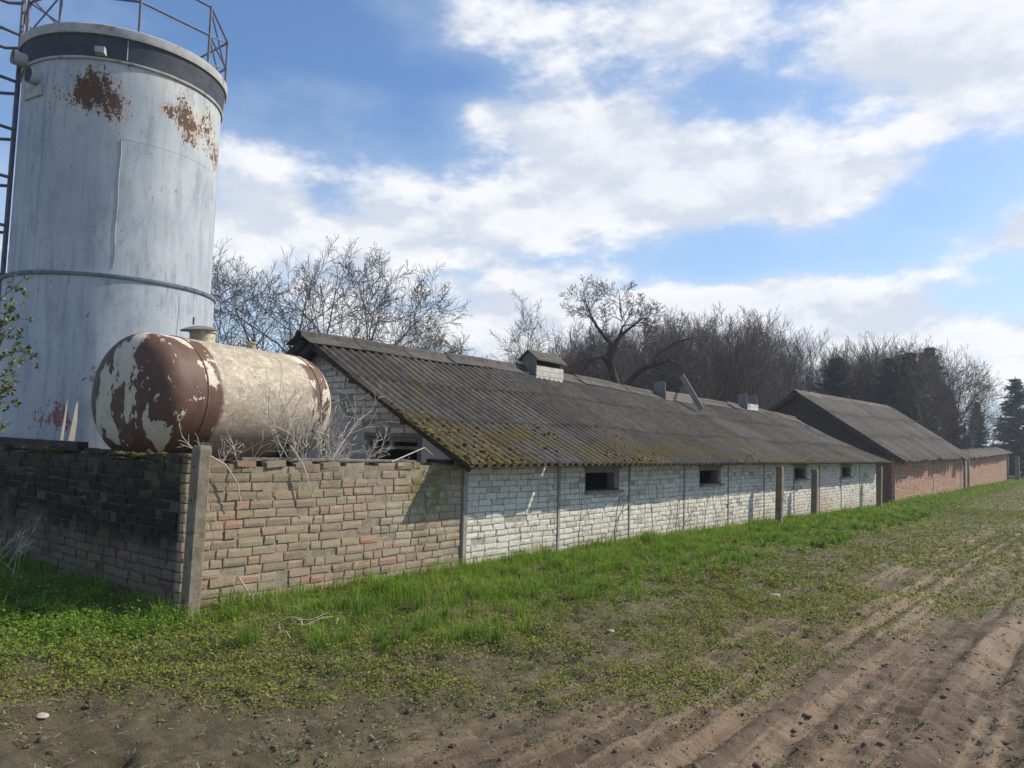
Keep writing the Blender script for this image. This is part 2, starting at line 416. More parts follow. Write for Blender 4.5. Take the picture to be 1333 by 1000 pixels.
gx = grid_lines(-900, 900, -6.9, 0.6, .031, 1.08, 60)
gy = grid_lines(-300, 1500, 1.3, 7.0, .030, 1.03, 60)
GX, GY = np.meshgrid(gx, gy); GZ = ground_h(GX, GY)
nx, ny = len(gx), len(gy)
idx = np.arange(nx * ny).reshape(ny, nx)
F = np.stack([idx[:-1, :-1], idx[:-1, 1:], idx[1:, 1:], idx[1:, :-1]], -1).reshape(-1, 4)
m, t, b = mat('ground_soil', .9, .3); P = gpos(t); s = t.sep(P)
n1 = t.noise(P, 2.2, 5, .6); n2 = t.noise(P, 14, 5, .65); n3 = t.noise(P, 70, 4, .7); n4 = t.noise(P, 190, 3, .7)
soil = t.mix(t.ss(n1, .35, .65), (.088, .058, .034), (.135, .092, .055))
soil = t.mix(t.m('MULTIPLY', t.ss(n2, .52, .70), .55), soil, (.058, .041, .029))
soil = t.mix(t.m('MULTIPLY', t.ss(n4, .55, .66), .6), soil, (.23, .18, .125)); soil = t.mix(t.m('MULTIPLY', t.ss(n3, .46, .36), .6), soil, (.05, .036, .025))
silt = t.noise(t.vm('ADD', t.vm('MULTIPLY', P, (4.6, .16, .4)), (1., 6., 0.)), 1.0, 4, .62, .25); soil = t.mix(t.m('MULTIPLY', t.ss(silt, .47, .56), .85), soil, t.mix(n2, (.205, .145, .090), (.265, .192, .124)))
edge = t.m('ADD', s[0], t.m('MULTIPLY', t.m('SUBTRACT', n1, .5), 1.6))
cover = t.ss(edge, -2.3, -3.6)
cc = t.mix(t.ss(n2, .35, .62), (.055, .058, .02), (.10, .082, .045))
g = t.mix(t.m('MULTIPLY', cover, .8), soil, cc)
far = t.ss(t.vm('LENGTH', P), 25, 60); g = t.mix(t.m('MULTIPLY', far, .8), g, t.mix(n1, (.075, .09, .022), (.12, .11, .045)))
finish(t, b, g, t.m('ADD', t.m('ADD', t.m('MULTIPLY', n2, .7), t.m('MULTIPLY', n3, .5)), t.m('MULTIPLY', n4, .2)), .95, .035, rough=t.ss(n1, .3, .6, .95, .72))
M['ground'] = m
ground = obj('ground', fast_mesh('ground', np.stack([GX, GY, GZ], -1).reshape(-1, 3), F, True), m)
tag(ground, 'bare muddy field track with wheel ruts and thin green cover', kind='structure')

# ------------------------------------------------------------------ bricks
NV = 24
BN = (.27, .11, .072)          # nominal brick for the unit meshes


def unit_brick(seed):
    """front face a 5x3 patch with worn edges, skirted back to the wall: 40 triangles"""
    r = random.Random(seed); by = .0028 / BN[1]; vs = []
    us = [-.5, -.46 + r.uniform(0, .06), r.uniform(-.1, .1), .46 - r.uniform(0, .06), .5]; zs = [-.5, r.uniform(-.2, .2), .5]
    tilt = r.uniform(-.02, .02); chip = r.choice((None, None, 0, 4, 10, 14))
    for iz, z in enumerate(zs):
        for iu, u in enumerate(us):
            rim = iz != 1 or iu in (0, 4); k = iz * 5 + iu
            y = (-by * r.uniform(.5, 1.6) if rim else r.uniform(-.02, .03)) + tilt * u
            du = r.uniform(0, .022) * (1 if u < 0 else -1) if iu in (0, 4) else 0; dz = r.uniform(0, .055) * (1 if z < 0 else -1) if iz != 1 else 0
            if k == chip: y -= by * 6; du *= 4; dz *= 4
            vs.append((u + du, y, z + dz))
    ring = [0, 1, 2, 3, 4, 9, 14, 13, 12, 11, 10, 5]
    fs = []
    for iz in range(2):
        for iu in range(4):
            p = iz * 5 + iu; fs += [(p, p + 1, p + 6), (p, p + 6, p + 5)]
    for k in ring: vs.append((vs[k][0], -1, vs[k][2]))
    for k in range(12):
        p, q = ring[k], ring[(k + 1) % 12]; a, b_ = 15 + k, 15 + (k + 1) % 12; fs += [(a, b_, q), (a, q, p)]
    return np.array(vs), np.array(fs)


UB = [unit_brick(100 + k) for k in range(NV)]
BM = {}


def lay(u0, u1, z0, z1, pitch, length, joint, r, openings=(), top=None, miss=0.0, half=.22, wave=0.0):
    """rows of bricks in wall coordinates: list of (u, z, len, height)"""
    out = []; z = z0; row = 0
    while z < z1 - .02:
        h = pitch - joint; segs = [(u0, u1)]
        for (a, b_, c, d) in openings:
            if z + h > c + .012 and z < d - .012:
                ns = []
                for (p, q) in segs:
                    if b_ <= p or a >= q: ns.append((p, q)); continue
                    if a - p > .04: ns.append((p, a))
                    if q - b_ > .04: ns.append((b_, q))
                segs = ns
        for (p, q) in segs:
            u = p
            first = True
            while u < q - .03:
                L = length * r.uniform(.93, 1.05)
                if first and row % 2: L *= .5
                elif r.random() < half: L *= r.choice((.48, .52, .7))
                first = False
                if q - (u + L) < length * .3: L = q - u
                Lb = L - joint
                if Lb > .03 and r.random() >= miss and (top is None or top(u + Lb / 2, z + h)):
                    out.append((u + Lb / 2, z + h / 2 + r.uniform(-.003, .003) + wave * math.sin(u * 1.9 + z * 2.2) + wave * .7 * math.sin(u * 4.7 + z * 5), Lb * r.uniform(.98, 1.01), h * r.uniform(.93, 1.06)))
                u += L
        z += pitch; row += 1
    return out


def place_bricks(parent, rows, material, key, limit=300, stuff_name='brick_courses'):
    """rows: (origin Vector on the face, along Vector, normal Vector, u, z, L, h, depth, proud, tilt). Biggest in view become objects, the rest one mesh"""
    def area(w):
        o, al, nn, u, z, L, h, dep, pr, ti = w
        p = o + al * u + Vector((0, 0, z)); v = CAMP - p
        return L * h * max(v.normalized().dot(nn), .02) / v.length_squared
    rows = sorted(rows, key=area, reverse=True)
    def matx(w):
        o, al, nn, u, z, L, h, dep, pr, ti = w
        p = o + al * u + nn * pr + Vector((0, 0, z))
        x = (al + Vector((0, 0, ti))).normalized(); zz = x.cross(nn); zz = zz if zz.z > 0 else -zz
        Mx = Matrix.Identity(4)
        for k in range(3):
            Mx[k][0] = x[k] * L; Mx[k][1] = nn[k] * dep; Mx[k][2] = zz[k] * h; Mx[k][3] = p[k]
        return Mx
    for k, w in enumerate(rows[:limit]):
        v = k % NV
        if (key, v) not in BM:
            V, Fc = UB[v]; me = bpy.data.meshes.new('brick'); me.from_pydata([tuple(a) for a in V], [], [tuple(int(i) for i in f) for f in Fc]); me.materials.append(material); BM[(key, v)] = me
        o = bpy.data.objects.new('brick', BM[(key, v)]); o.matrix_world = matx(w); link(o, parent)
    rest = rows[limit:]
    if rest:
        Vs = []; Fs = []; n = 0
        for k, w in enumerate(rest):
            V, Fc = UB[k % NV]; A = np.array(matx(w)); Vs.append(V @ A[:3, :3].T + A[:3, 3]); Fs.append(Fc + n); n += len(V)
        o = obj(stuff_name, fast_mesh(stuff_name, np.concatenate(Vs), np.concatenate(Fs)), material, parent); o['kind'] = 'stuff'


def shelf(parent, name, material, rects, o, al, nn, depth, back=.016):
    """mortar body of a wall: boxes (u0,u1,z0,z1) whose face lies `back` behind the brick faces"""
    mb = MB()
    for (a, b_, c, d) in rects:
        p = [o + al * u - nn * y + Vector((0, 0, z)) for u in (a, b_) for y in (back, depth) for z in (c, d)]
        mb.add(p, [(0, 1, 3, 2), (4, 6, 7, 5), (0, 4, 5, 1), (2, 3, 7, 6), (0, 2, 6, 4), (1, 5, 7, 3)])
    return mb.build(name, material, parent)


EX, EY, EZ = Vector((1, 0, 0)), Vector((0, 1, 0)), Vector((0, 0, 1))

# ---- low garden wall round the tank (L-shaped)
lw = thing('brick_wall', (XW, 3.8, 0))
tag(lw, 'low weathered yellow-brown brick wall with sooty black end beside the rusty tank', 'wall')
lw_inv = Vector((XW, 3.8, 0))
shelf(lw, 'mortar_bed', M['mortar'], [(0.02, 3.88, -.4, 1.375)], Vector((0, 0, 0)), EY, EX, .24, .012)
shelf(lw, 'mortar_bed', M['mortar_dark'], [(.02, 6.4, -.4, 1.40)], Vector((0, 0, 0)), -EX, -EY, .24, .017)
rr = random.Random(3); rows = []
topf = lambda u, z: z < 1.455 - .02 * u + .05 * math.sin(u * 5.1) * (1 if u > .4 else 0)
holes = [(1.05, 1.20, .155, .31), (3.05, 3.17, .93, 1.01)]
for (u, z, L, h) in lay(0, 3.86, -.34, 1.46, .0925, .285, .009, rr, holes, topf, .002, .42, .006):
    rows.append((Vector((0, 0, 0)), EY, EX, u, z, L, h, .11, rr.gauss(0, .0035) - (.016 if rr.random() < .06 else 0), rr.gauss(0, .010)))
topf2 = lambda u, z: z < 1.50 + .02 * math.sin(u * 4)
for (u, z, L, h) in lay(0, 6.4, -.34, 1.5, .0925, .285, .009, rr, (), topf2, .002, .4, .006):
    rows.append((Vector((0, 0, 0)), -EX, -EY, u, z, L, h, .11, rr.gauss(0, .006) - (.02 if rr.random() < .06 else 0), rr.gauss(0, .009)))
# brick-on-flat capping along the front, broken here and there
place_bricks(lw, rows, M_BRICK['old'], 'old', 300)
rs = random.Random(5)
for k in range(10):
    u = .25 + k * .36
    if k in (6, 8): continue
    mb = MB(); mb.box((-.13 + rs.uniform(-.02, .02), u, 1.43 - .018 * u + rs.uniform(-.012, .012)), (.24, .27 * rs.uniform(.7, 1), .055), Matrix.Rotation(rs.gauss(0, .09), 3, 'Z') @ Matrix.Rotation(rs.gauss(0, .06), 3, 'X'), .006)
    mb.build('capping_brick', M_BRICK['old'], lw)
# moss along the wall head
def moss_lumps(parent, name, pts, material, rmin, rmax, seed, flat=.5, power=1.0):
    r = random.Random(seed); ico = [(0, 0, 1)] + [(.894 * math.cos(a), .894 * math.sin(a), .447) for a in (k * 2 * math.pi / 5 for k in range(5))] + [(.95 * math.cos(a), .95 * math.sin(a), -.35) for a in (math.pi / 5 + k * 2 * math.pi / 5 for k in range(5))]
    fc = [(0, 1 + k, 1 + (k + 1) % 5) for k in range(5)] + [(1 + k, 6 + k, 1 + (k + 1) % 5) for k in range(5)] + [(1 + (k + 1) % 5, 6 + k, 6 + (k + 1) % 5) for k in range(5)]
    ico = np.array(ico); fc = np.array(fc); Vs = []; Fs = []; n = 0
    for p in pts:
        s = rmin + (rmax - rmin) * r.random() ** power; a = np.array([s * r.uniform(.7, 1.4), s * r.uniform(.7, 1.5), s * flat * r.uniform(.7, 1.3)])
        V = ico * a * (1 + .25 * np.random.default_rng(n).standard_normal((11, 1))) + np.array(p); Vs.append(V); Fs.append(fc + n); n += 11
    o = obj(name, fast_mesh(name, np.concatenate(Vs), np.concatenate(Fs), True), material, parent); o['kind'] = 'stuff'; return o
pts = []
for k in range(900):
    u = rs.uniform(0, 6.2)
    if fbm(u, 2.2, 1.6, 3, 8) < .40: continue
    pts.append((-u, rs.uniform(-.01, .24), 1.455 + rs.gauss(0, .012)))
moss_lumps(lw, 'moss', pts, M['moss_green'], .02, .05, 5)

# raised earth behind the low wall, on which tank and tower stand
ex = np.arange(-26, -7.0, .25); ey = np.arange(4.02, 7.72, .2)
EXg, EYg = np.meshgrid(ex, ey); EZg = 1.20 + .10 * (fbm(EXg, EYg, 1.2, 3, 77) - .5) - .25 * sstep(EXg, -7.6, -7.1)
n0, n1_ = EXg.shape; idx = np.arange(n0 * n1_).reshape(n0, n1_)
bank = obj('earth_bank', fast_mesh('earth_bank', np.stack([EXg, EYg, EZg], -1).reshape(-1, 3), np.stack([idx[:-1, :-1], idx[:-1, 1:], idx[1:, 1:], idx[1:, :-1]], -1).reshape(-1, 4), True), M['earth'])
tag(bank, 'raised earth bank behind the low brick wall', kind='structure')

# ------------------------------------------------------------------ livestock shed
SY0, SY1 = 7.7, 29.7
RX = -9.9; EAVE = (-6.48, 1.405)
shed = thing('livestock_shed', (XW, SY0, 0))
tag(shed, 'long low whitewashed brick shed under a mossy corrugated roof', 'shed')
SO = Vector((XW, SY0, 0))          # child coordinates are relative to this


def L_(p): return Vector(p) - SO


wins = [(10.66, 11.75, .93, 1.29), (15.03, 16.12, .93, 1.28), (20.87, 22.0, .92, 1.27), (25.40, 26.5, .90, 1.26)]
posts_y = [SY0 + .02 + 2.2 * k for k in range(11)]
rr = random.Random(11); rows = []
for k in range(10):
    a, b_ = posts_y[k] + .036, posts_y[k + 1] - .036
    ops = [(w[0] - SY0, w[1] - SY0, w[2], w[3] + .2) for w in wins]
    for (u, z, L, h) in lay(a - SY0, b_ - SY0, -.48, 1.40, .0865, .275, .008, rr, ops, None, .002, .27, .004):
        rows.append((Vector((0, 0, 0)), EY, EX, u, z, L, h, .11, rr.gauss(0, .0026) - (.016 if rr.random() < .03 else 0), rr.gauss(0, .011)))
place_bricks(shed, rows, M_BRICK['white'], 'white', 300)
# mortar body with window openings
rects = []; u = 0.0; edges = [(w[0] - SY0, w[1] - SY0, w[2], w[3]) for w in wins]
for (a, b_, c, d) in edges:
    rects.append((u, a, -.5, 1.42)); rects.append((a, b_, -.5, c)); u = b_
rects.append((u, SY1 - SY0, -.5, 1.42))
shelf(shed, 'wall', M['mortar_grey'], rects, Vector((0, 0, 0)), EY, EX, .25, .014)
# other walls (back, far gable)
mb = MB(); mb.box(L_((-12.9, (SY0 + SY1) / 2, .55)), (.2, SY1 - SY0, 2.1)); mb.box(L_((-9.9, SY1 - .1, .5)), (5.8, .2, 2.0)); mb.build('rear_wall', M['plaster'], shed)
mb = MB(); mb.box(L_((-8.3, (SY0 + SY1) / 2, .6)), (.1, SY1 - SY0 - .6, 2.6)); mb.build('view_blocker', M['dark_inside'], shed)  # added inner screen, near black so the window openings read dark
# near gable : bricks + plaster patch
def roof_z(x, y):      # underside plane of the front/back slope
    rz = 3.235 - .0095 * (y - 7.2) - .00022 * (y - 7.2) ** 2 + .03 * math.sin(y * .55 + .6) + .012 * math.sin(y * 1.7)
    ez = EAVE[1] - .0016 * (y - 7.2) + .004 * math.sin(y * .8)
    s_ = (EAVE[0] - x) / (EAVE[0] - RX) if x > RX else (2 * RX - x - EAVE[0]) / (RX - EAVE[0]) * -1
    if x <= RX: s_ = (x - (2 * RX - EAVE[0])) / (EAVE[0] - RX)
    sag = -.045 * math.sin(math.pi * max(0, min(1, s_))) * (1 + .6 * math.sin(y * .9))
    return ez + (rz - ez) * s_ + sag


ops = [(6.88 - 6.88 + .84, 1.97, 1.28, 1.72)]
gtop = lambda u, z: z < roof_z(XW - u, 7.7) - .05 and z < roof_z(XW - u - .12, 7.7) - .02
rows = []
for (u, z, L, h) in lay(.0, 6.0, .9, 3.2, .098, .30, .013, rr, ops, gtop, .03, .2):
    if 2.05 < u < 3.9 and z < 1.95 + .25 * math.sin(u * 3): continue
    rows.append((Vector((0, 0, 0)), -EX, -EY, u, z, L, h, .11, rr.gauss(0, .006) - (.03 if rr.random() < .08 else 0), rr.gauss(0, .01)))
place_bricks(shed, rows, M_BRICK['gable'], 'gable', 120, 'gable_brick_courses')
# gable body polygon with a window hole made of strips
mb = MB()
def strip(u0, u1, zlo, n=6, zhi=None):
    for k in range(n):
        a = u0 + (u1 - u0) * k / n; c = u0 + (u1 - u0) * (k + 1) / n
        za = zhi or roof_z(XW - a, 7.7) - .02; zc = zhi or roof_z(XW - c, 7.7) - .02
        p = [(-a, .016, zlo), (-c, .016, zlo), (-c, .016, zc), (-a, .016, za), (-a, .22, zlo), (-c, .22, zlo), (-c, .22, zc), (-a, .22, za)]
        mb.add(p, [(0, 1, 2, 3), (7, 6, 5, 4), (3, 2, 6, 7), (0, 4, 5, 1), (1, 5, 6, 2), (4, 0, 3, 7)])
strip(.27, .84, -.4); strip(.84, 1.97, -.4, 2, 1.28); strip(.84, 1.97, 1.72, 4); strip(1.97, 6.0, -.4, 14)
mb.build('gable_wall', M['mortar_grey'], shed)
# plaster slab left on the gable
mb = MB(); q = [(2.02, 1.0), (2.02, 1.75), (2.12, 1.98), (2.45, 2.02), (2.62, 2.2), (3.0, 2.12), (3.4, 2.3), (3.9, 2.2), (4.3, 1.0)]
vs = [(-a, -.012, z) for a, z in q] + [(-a, .02, z) for a, z in q]; n = len(q)
mb.add(vs, [tuple(range(n)), tuple(range(2 * n - 1, n - 1, -1))] + [(k, n + k, n + (k + 1) % n, (k + 1) % n) for k in range(n)])
mb.build('plaster_patch', M['plaster'], shed)
mb = MB(); q = [(.30, 1.30), (.30, 1.48), (.42, 1.64), (.60, 1.73), (.79, 1.82), (.79, 1.30)]; n = len(q)
vs = [(-a, -.010, z) for a, z in q] + [(-a, .02, z) for a, z in q]
mb.add(vs, [tuple(range(n)), tuple(range(2 * n - 1, n - 1, -1))] + [(k, n + k, n + (k + 1) % n, (k + 1) % n) for k in range(n)])
mb.build('plaster_patch', M['plaster'], shed)

# concrete wall posts
for k, y in enumerate(posts_y):
    mb = MB(); w = .06 if k else .085
    mb.box((-.045 + (.02 if k == 0 else 0), y - SY0, .45), (.11, w, 1.92), None, .004, .008); mb.build('wall_post', M['wall_post'], shed)

# windows
def wooden_window(y0, y1, z0, z1, seed):
    r = random.Random(seed); f = MB(); yc = (y0 + y1) / 2
    x = -.07
    f.box((x, yc - SY0, z1 - .03), (.09, y1 - y0, .06), None, .004)
    f.box((x + .002, y0 + .025 - SY0, (z0 + z1) / 2), (.09, .05, z1 - z0 - .06), None, .003)
    f.box((x + .004, y1 - .07 - SY0, (z0 + z1) / 2), (.10, .14, z1 - z0 - .06), None, .004)
    w = f.build('window', M['wood'], shed)
    sdl = MB(); sdl.box((.0, yc - SY0 + .02, z0 - .02), (.13, y1 - y0 + .06, .045), None, .004); sdl.build('sill', M['wood'], w)
    lt = MB(); lt.box((-.02, yc - SY0, z1 + .045), (.10, y1 - y0 + .1, .075), None, .004); lt.build('lintel', M['wood'], w)
for k, w in enumerate(wins): wooden_window(*w, k)
f = MB()
f.box((-1.405, .05, 1.69), (1.13, .09, .06), None, .004); f.box((-.875, .048, 1.47), (.07, .09, .38), None, .004); f.box((-1.935, .05, 1.47), (.07, .09, .38), None, .004)
w = f.build('window', M['wood'], shed)
f = MB(); f.box((-1.40, .055, 1.575), (.99, .05, .045), None, .003); f.build('window_rail', M['wood'], w)
f = MB(); f.box((-1.86, .06, 1.40), (.06, .05, .22), Matrix.Rotation(.1, 3, 'Y'), .004); f.build('broken_stile', M['wood'], w)
f = MB(); f.box((-1.405, .04, 1.752), (1.25, .10, .055), None, .006); f.build('lintel', M['wood'], w)
f = MB(); f.box((-.42, .0, 1.36), (.46, .14, .16), None, .006); f.build('eave_beam_end', M['wood_dark'], shed)

# roof timbers, corrugated sheets, ridge caps
tim = MB()
for s_ in (.03, .35, .68, .97):
    x = EAVE[0] + (RX - EAVE[0]) * s_
    for k in range(11):
        ya, yb = 7.38 + k * 2.06, 7.38 + (k + 1) * 2.06
        tim.beam(L_((x - .10, ya, roof_z(x - .10, ya) - .095)), L_((x - .10, yb, roof_z(x - .10, yb) - .095)), .09, .08)
for y in (7.42, 29.9):
    tim.beam(L_((EAVE[0] - .05, y, roof_z(EAVE[0] - .05, y) - .075)), L_((RX, y, roof_z(RX, y) - .075)), .05, .11)
    tim.beam(L_((2 * RX - EAVE[0], y, roof_z(2 * RX - EAVE[0], y) - .075)), L_((RX, y, roof_z(RX, y) - .075)), .05, .11)
roof = tim.build('roof', M['wood_dark'], shed)


def corrugated(name, material, parent, P, y0, y1, a0, a1, pitch, amp, th, phase, nrow, per=8, lift=0.0, edge_jit=0.0, seed=0):
    """sheet over surface P(a, y)->Vector ; waves across y"""
    r = np.random.default_rng(seed); n = max(int(round((y1 - y0) / pitch * per)), 4)
    ys = np.linspace(y0, y1, n + 1); As = np.linspace(a0, a1, nrow + 1)
    top = []; bot = []
    ej = r.normal(0, edge_jit, 3)
    for i, a in enumerate(As):
        for j, y in enumerate(ys):
            aa = a + (ej[0] + ej[1] * math.sin((y - y0) * 9 + ej[2] * 99)) * (1 if i == 0 else 0)
            p = P(aa, y); q = P(aa + .01, y); nrm = (q - p).cross(EY); nrm = nrm if nrm.z > 0 else -nrm; nrm.normalize()
            w = amp * math.cos(2 * math.pi * (y - phase) / pitch) + lift + r.normal(0, .0012)
            top.append(p + nrm * w); bot.append(p + nrm * (w - th))
    V = np.array([tuple(v) for v in top + bot]); N = (nrow + 1) * (n + 1); idx = np.arange(N).reshape(nrow + 1, n + 1)
    f1 = np.stack([idx[:-1, :-1], idx[:-1, 1:], idx[1:, 1:], idx[1:, :-1]], -1).reshape(-1, 4); f2 = f1[:, ::-1] + N
    e = []
    for line in (idx[0, :], idx[-1, ::-1], idx[::-1, 0], idx[:, -1]):
        e.append(np.stack([line[:-1], line[:-1] + N, line[1:] + N, line[1:]], -1))
    return obj(name, fast_mesh(name, V, np.concatenate([f1, f2] + e), True), material, parent)


def shed_P(a, y):       # a: 0 at eave -> 1 at ridge
    x = EAVE[0] + (RX - EAVE[0]) * a
    return L_((x, y, roof_z(x, y)))


def shed_Pb(a, y):
    x = (2 * RX - EAVE[0]) + (EAVE[0] - RX) * a
    return L_((x, y, roof_z(x - .0001, y)))


WP = .177
r = random.Random(9); SW = WP * 6
ncol = 21; y = 7.24; cols = []
for k in range(ncol): w_ = 1.253 if k < 2 else SW; cols.append((y, y + w_ + .05)); y += w_
for k, (ya, yb) in enumerate(cols):
    dz = r.uniform(-.0015, .0015)
    for (a0, a1, lf) in ((-.015 + r.uniform(-.0018, .0018), .37, .018), (.335 + r.uniform(-.005, .005), .70, .029), (.665, .985, .040)):
        corrugated('roof_sheet', M['roof'], roof, shed_P, ya + (.014 if k == 2 and lf < .02 else 0), yb - (.066 if k == 1 and lf < .02 else 0), a0, a1, WP, .029, .006, 7.24, 5 if k < 12 else 3, 8 if k < 10 else 6, lf + (k % 2) * .0068 + dz, .0012, k * 3)
for k in range(0, ncol, 3):
    corrugated('roof_sheet', M['roof'], roof, shed_Pb, cols[k][0], cols[min(k + 2, ncol - 1)][1], -.015, .985, WP, .024, .008, 7.24, 3, 5, .02 + (k % 2) * .012, .002, 500 + k)
# ridge caps
y = 7.14; k = 0
while y < 29.8:
    L = 1.16; mb = MB(); prof = []
    zr = [roof_z(RX, y), roof_z(RX, y + L)]
    lift = .075 + (k % 2) * .012 + r.uniform(-.006, .010); tl = r.gauss(0, .010)
    xs_ = [(-.30, -.165), (-.09, -.052), (-.065, .012), (0, .045), (.065, .012), (.09, -.052), (.30, -.165)]
    vs = []
    for e, yy in enumerate((y, y + L)):
        for (dx, dz) in xs_: vs.append(L_((RX + dx, yy, zr[e] + lift + dz + tl * (e - .5) + (.016 if e == 0 else 0))))
        for (dx, dz) in xs_: vs.append(L_((RX + dx, yy, zr[e] + lift + dz - .012 + tl * (e - .5) + (.016 if e == 0 else 0))))
    fs = []
    for i in range(6): fs += [(i, 14 + i, 15 + i, i + 1), (7 + i, 8 + i, 22 + i, 21 + i), (i, i + 1, 8 + i, 7 + i), (14 + i, 21 + i, 22 + i, 15 + i)]
    fs += [(0, 7, 21, 14), (6, 20, 27, 13)]
    mb.add(vs, fs); mb.build('ridge_cap', M['roof'], roof)
    y += 1.09 + r.uniform(-.02, .02); k += 1
# cushions of moss in the troughs near the eave
pts = []
rm = random.Random(21)
for k in range(7000):
    y = 7.3 + 16 * rm.random() ** 1.4; a = rm.random() ** 1.9 * .75
    d = fbm(y * .62, a * 3.1, 1.0, 3, 61) + .16 * (1 - a) + .10 * math.exp(-((y - 9) / 3) ** 2)
    if d < .675: continue
    ph = ((y - 7.24) / WP) % 1.0
    if abs(ph - .5) > .33 and rm.random() < .8: continue
    p = shed_P(a, y); pts.append((p.x, p.y, p.z + .018 + .029 * math.cos(2 * math.pi * ph)))
moss_lumps(roof, 'moss', pts, M['moss'], .014, .042, 4, .55)

# roof vents
def vent(y0, y1, xf, xb, zf, H, state):
    APX = .13 if state == 0 else .06
    v = None; ym = y0
    # near and far end boards, house shaped
    def end(yy, zb, w_top, name, parent, mt):
        mb = MB(); xm = (xf + xb) / 2
        q = [(xf, zb), (xf, zb + H), (xm + .07, zb + H + APX), (xm - .07, zb + H + APX), (xb, zb + H), (xb, zb)]
        vs = [L_((x, yy, z)) for x, z in q] + [L_((x, yy + .03, z)) for x, z in q]
        mb.add(vs, [tuple(range(6)), tuple(range(11, 5, -1))] + [(k, 6 + k, 6 + (k + 1) % 6, (k + 1) % 6) for k in range(6)])
        return mb.build(name, mt, parent)
    v = end(y0, zf - .22, 0, 'roof_vent', shed, M['board_grey'])
    end(y1 - .03, zf - .22, 0, 'end_board', v, M['board_grey'])
    for k in range(3 if state != 2 else 2):
        hh = .10 if state != 1 else .075; mb = MB(); mb.box(L_((xf + .012 + .003 * k, (y0 + y1) / 2, zf - .02 + hh / 2 + k * (hh + .006))), (.022, y1 - y0 + .02, hh), None, .003)
        mb.build('side_board', M['wood_white' if state != 1 else 'wood'], v)
    mb = MB(); mb.box(L_((xb - .012, (y0 + y1) / 2, zf + .10)), (.022, y1 - y0, .28)); mb.build('side_board', M['board_grey'], v)
    if state == 0:
        for s in (1, -1):
            mb = MB(); xm = (xf + xb) / 2; x2 = xf + .07 if s > 0 else xb - .07
            zt = zf - .22 + H + .17; za = zt - .15 * abs(x2 - xm) / ((xf - xb) / 2)
            vs = [L_((xm, y0 - .06, zt)), L_((x2, y0 - .06, za)), L_((x2, y1 + .08, za - .02)), L_((xm, y1 + .08, zt - .02))]
            vs += [p + Vector((0, 0, .03)) for p in vs]
            mb.add(vs, [(3, 2, 1, 0), (4, 5, 6, 7), (0, 1, 5, 4), (1, 2, 6, 5), (2, 3, 7, 6), (3, 0, 4, 7)]); mb.build('vent_roof', M['roof'], v)
        mb = MB(); mb.box(L_((xf - .012, y1 - .06, zf + .27)), (.04, .04, .42)); mb.build('corner_post', M['wood'], v)
    return v
v = vent(12.82, 13.78, -9.55, -9.92, 3.02, .66, 0); v['label'] = 'complete gabled vent box with pale side boards'
v = vent(18.70, 20.3, -9.58, -9.92, 2.97, .64, 1); v['label'] = 'roofless vent box with two grey end boards'
v = vent(24.70, 25.62, -9.66, -9.98, 3.01, .68, 2); v['label'] = 'small open vent box with one white side board'

pl = MB(); pl.beam((-9.55, 19.62, 3.68), (-8.86, 19.42, 2.73), .15, .035, (0, 1, 0)); o = pl.build('plank', M['wood'])
tag(o, 'grey plank leaning from the broken vent onto the shed roof', 'plank')
pl = MB(); pl.beam((-9.0, 27.6, 2.72), (-8.2, 27.85, 2.25), .11, .03, (0, 1, 0)); o = pl.build('plank', M['wood_pale'])
tag(o, 'short pale batten lying on the far end of the shed roof', 'plank')

# ------------------------------------------------------------------ red barn
BY0, BY1 = 32.6, 48.2
barn = thing('brick_barn', (XW, BY0, -.4)); tag(barn, 'red brick barn with steep grey corrugated roof beyond the white shed', 'barn')
BO = Vector((XW, BY0, -.4))
bR = (-10.6, 4.12); bE = (-6.5, 1.42)
def barn_z(x, y):
    s_ = (bE[0] - x) / (bE[0] - bR[0]) if x > bR[0] else (x - (2 * bR[0] - bE[0])) / (bE[0] - bR[0])
    return bE[1] + .008 * (y - BY0) + (bR[1] - bE[1] + .006 * (y - BY0)) * s_
def B_(p): return Vector(p) - BO
rr = random.Random(31); rows = []
bays = [0, 7.8, 15.6]
for k in range(2):
    for (u, z, L, h) in lay(bays[k] + (.08 if k else 0), bays[k + 1] - .08, -.25, 1.86 + .02 * k, .084, .27, .014, rr, (), None, .002, .2):
        rows.append((Vector((0, 0, 0)), EY, EX, u, z, L, h, .1, rr.gauss(0, .004), 0))
btop = lambda u, z: z - .4 < 1.6
for (u, z, L, h) in lay(0, 2.6, -.25, 2.0, .084, .27, .014, rr, (), btop, 0, .2):
    rows.append((Vector((0, 0, 0)), -EX, -EY, u, z, L, h, .1, rr.gauss(0, .004), 0))
place_bricks(barn, rows, M_BRICK['red'], 'red', 0)
shelf(barn, 'wall', M['mortar_red'], [(0.02, 15.6, -.3, 1.92)], Vector((0, 0, 0)), EY, EX, .3, .012)
shelf(barn, 'wall', M['mortar_dark'], [(0.02, 7.4, -.3, 2.0)], Vector((0, 0, 0)), -EX, -EY, .3, .012)  # darker mortar continues the shade coloured into this end face
mb = MB(); mb.box(B_((-14.3, (BY0 + BY1) / 2, .5)), (.2, BY1 - BY0, 2.0)); mb.box(B_((-10.6, BY1 - .1, .6)), (7.2, .2, 2.0)); mb.build('rear_wall', M['mortar_red'], barn)
for u in (7.8, 15.5):
    mb = MB(); mb.box((-.035, u, .8), (.10, .10, 2.2), None, .004, .01); mb.build('pilaster', M['wall_post'], barn)
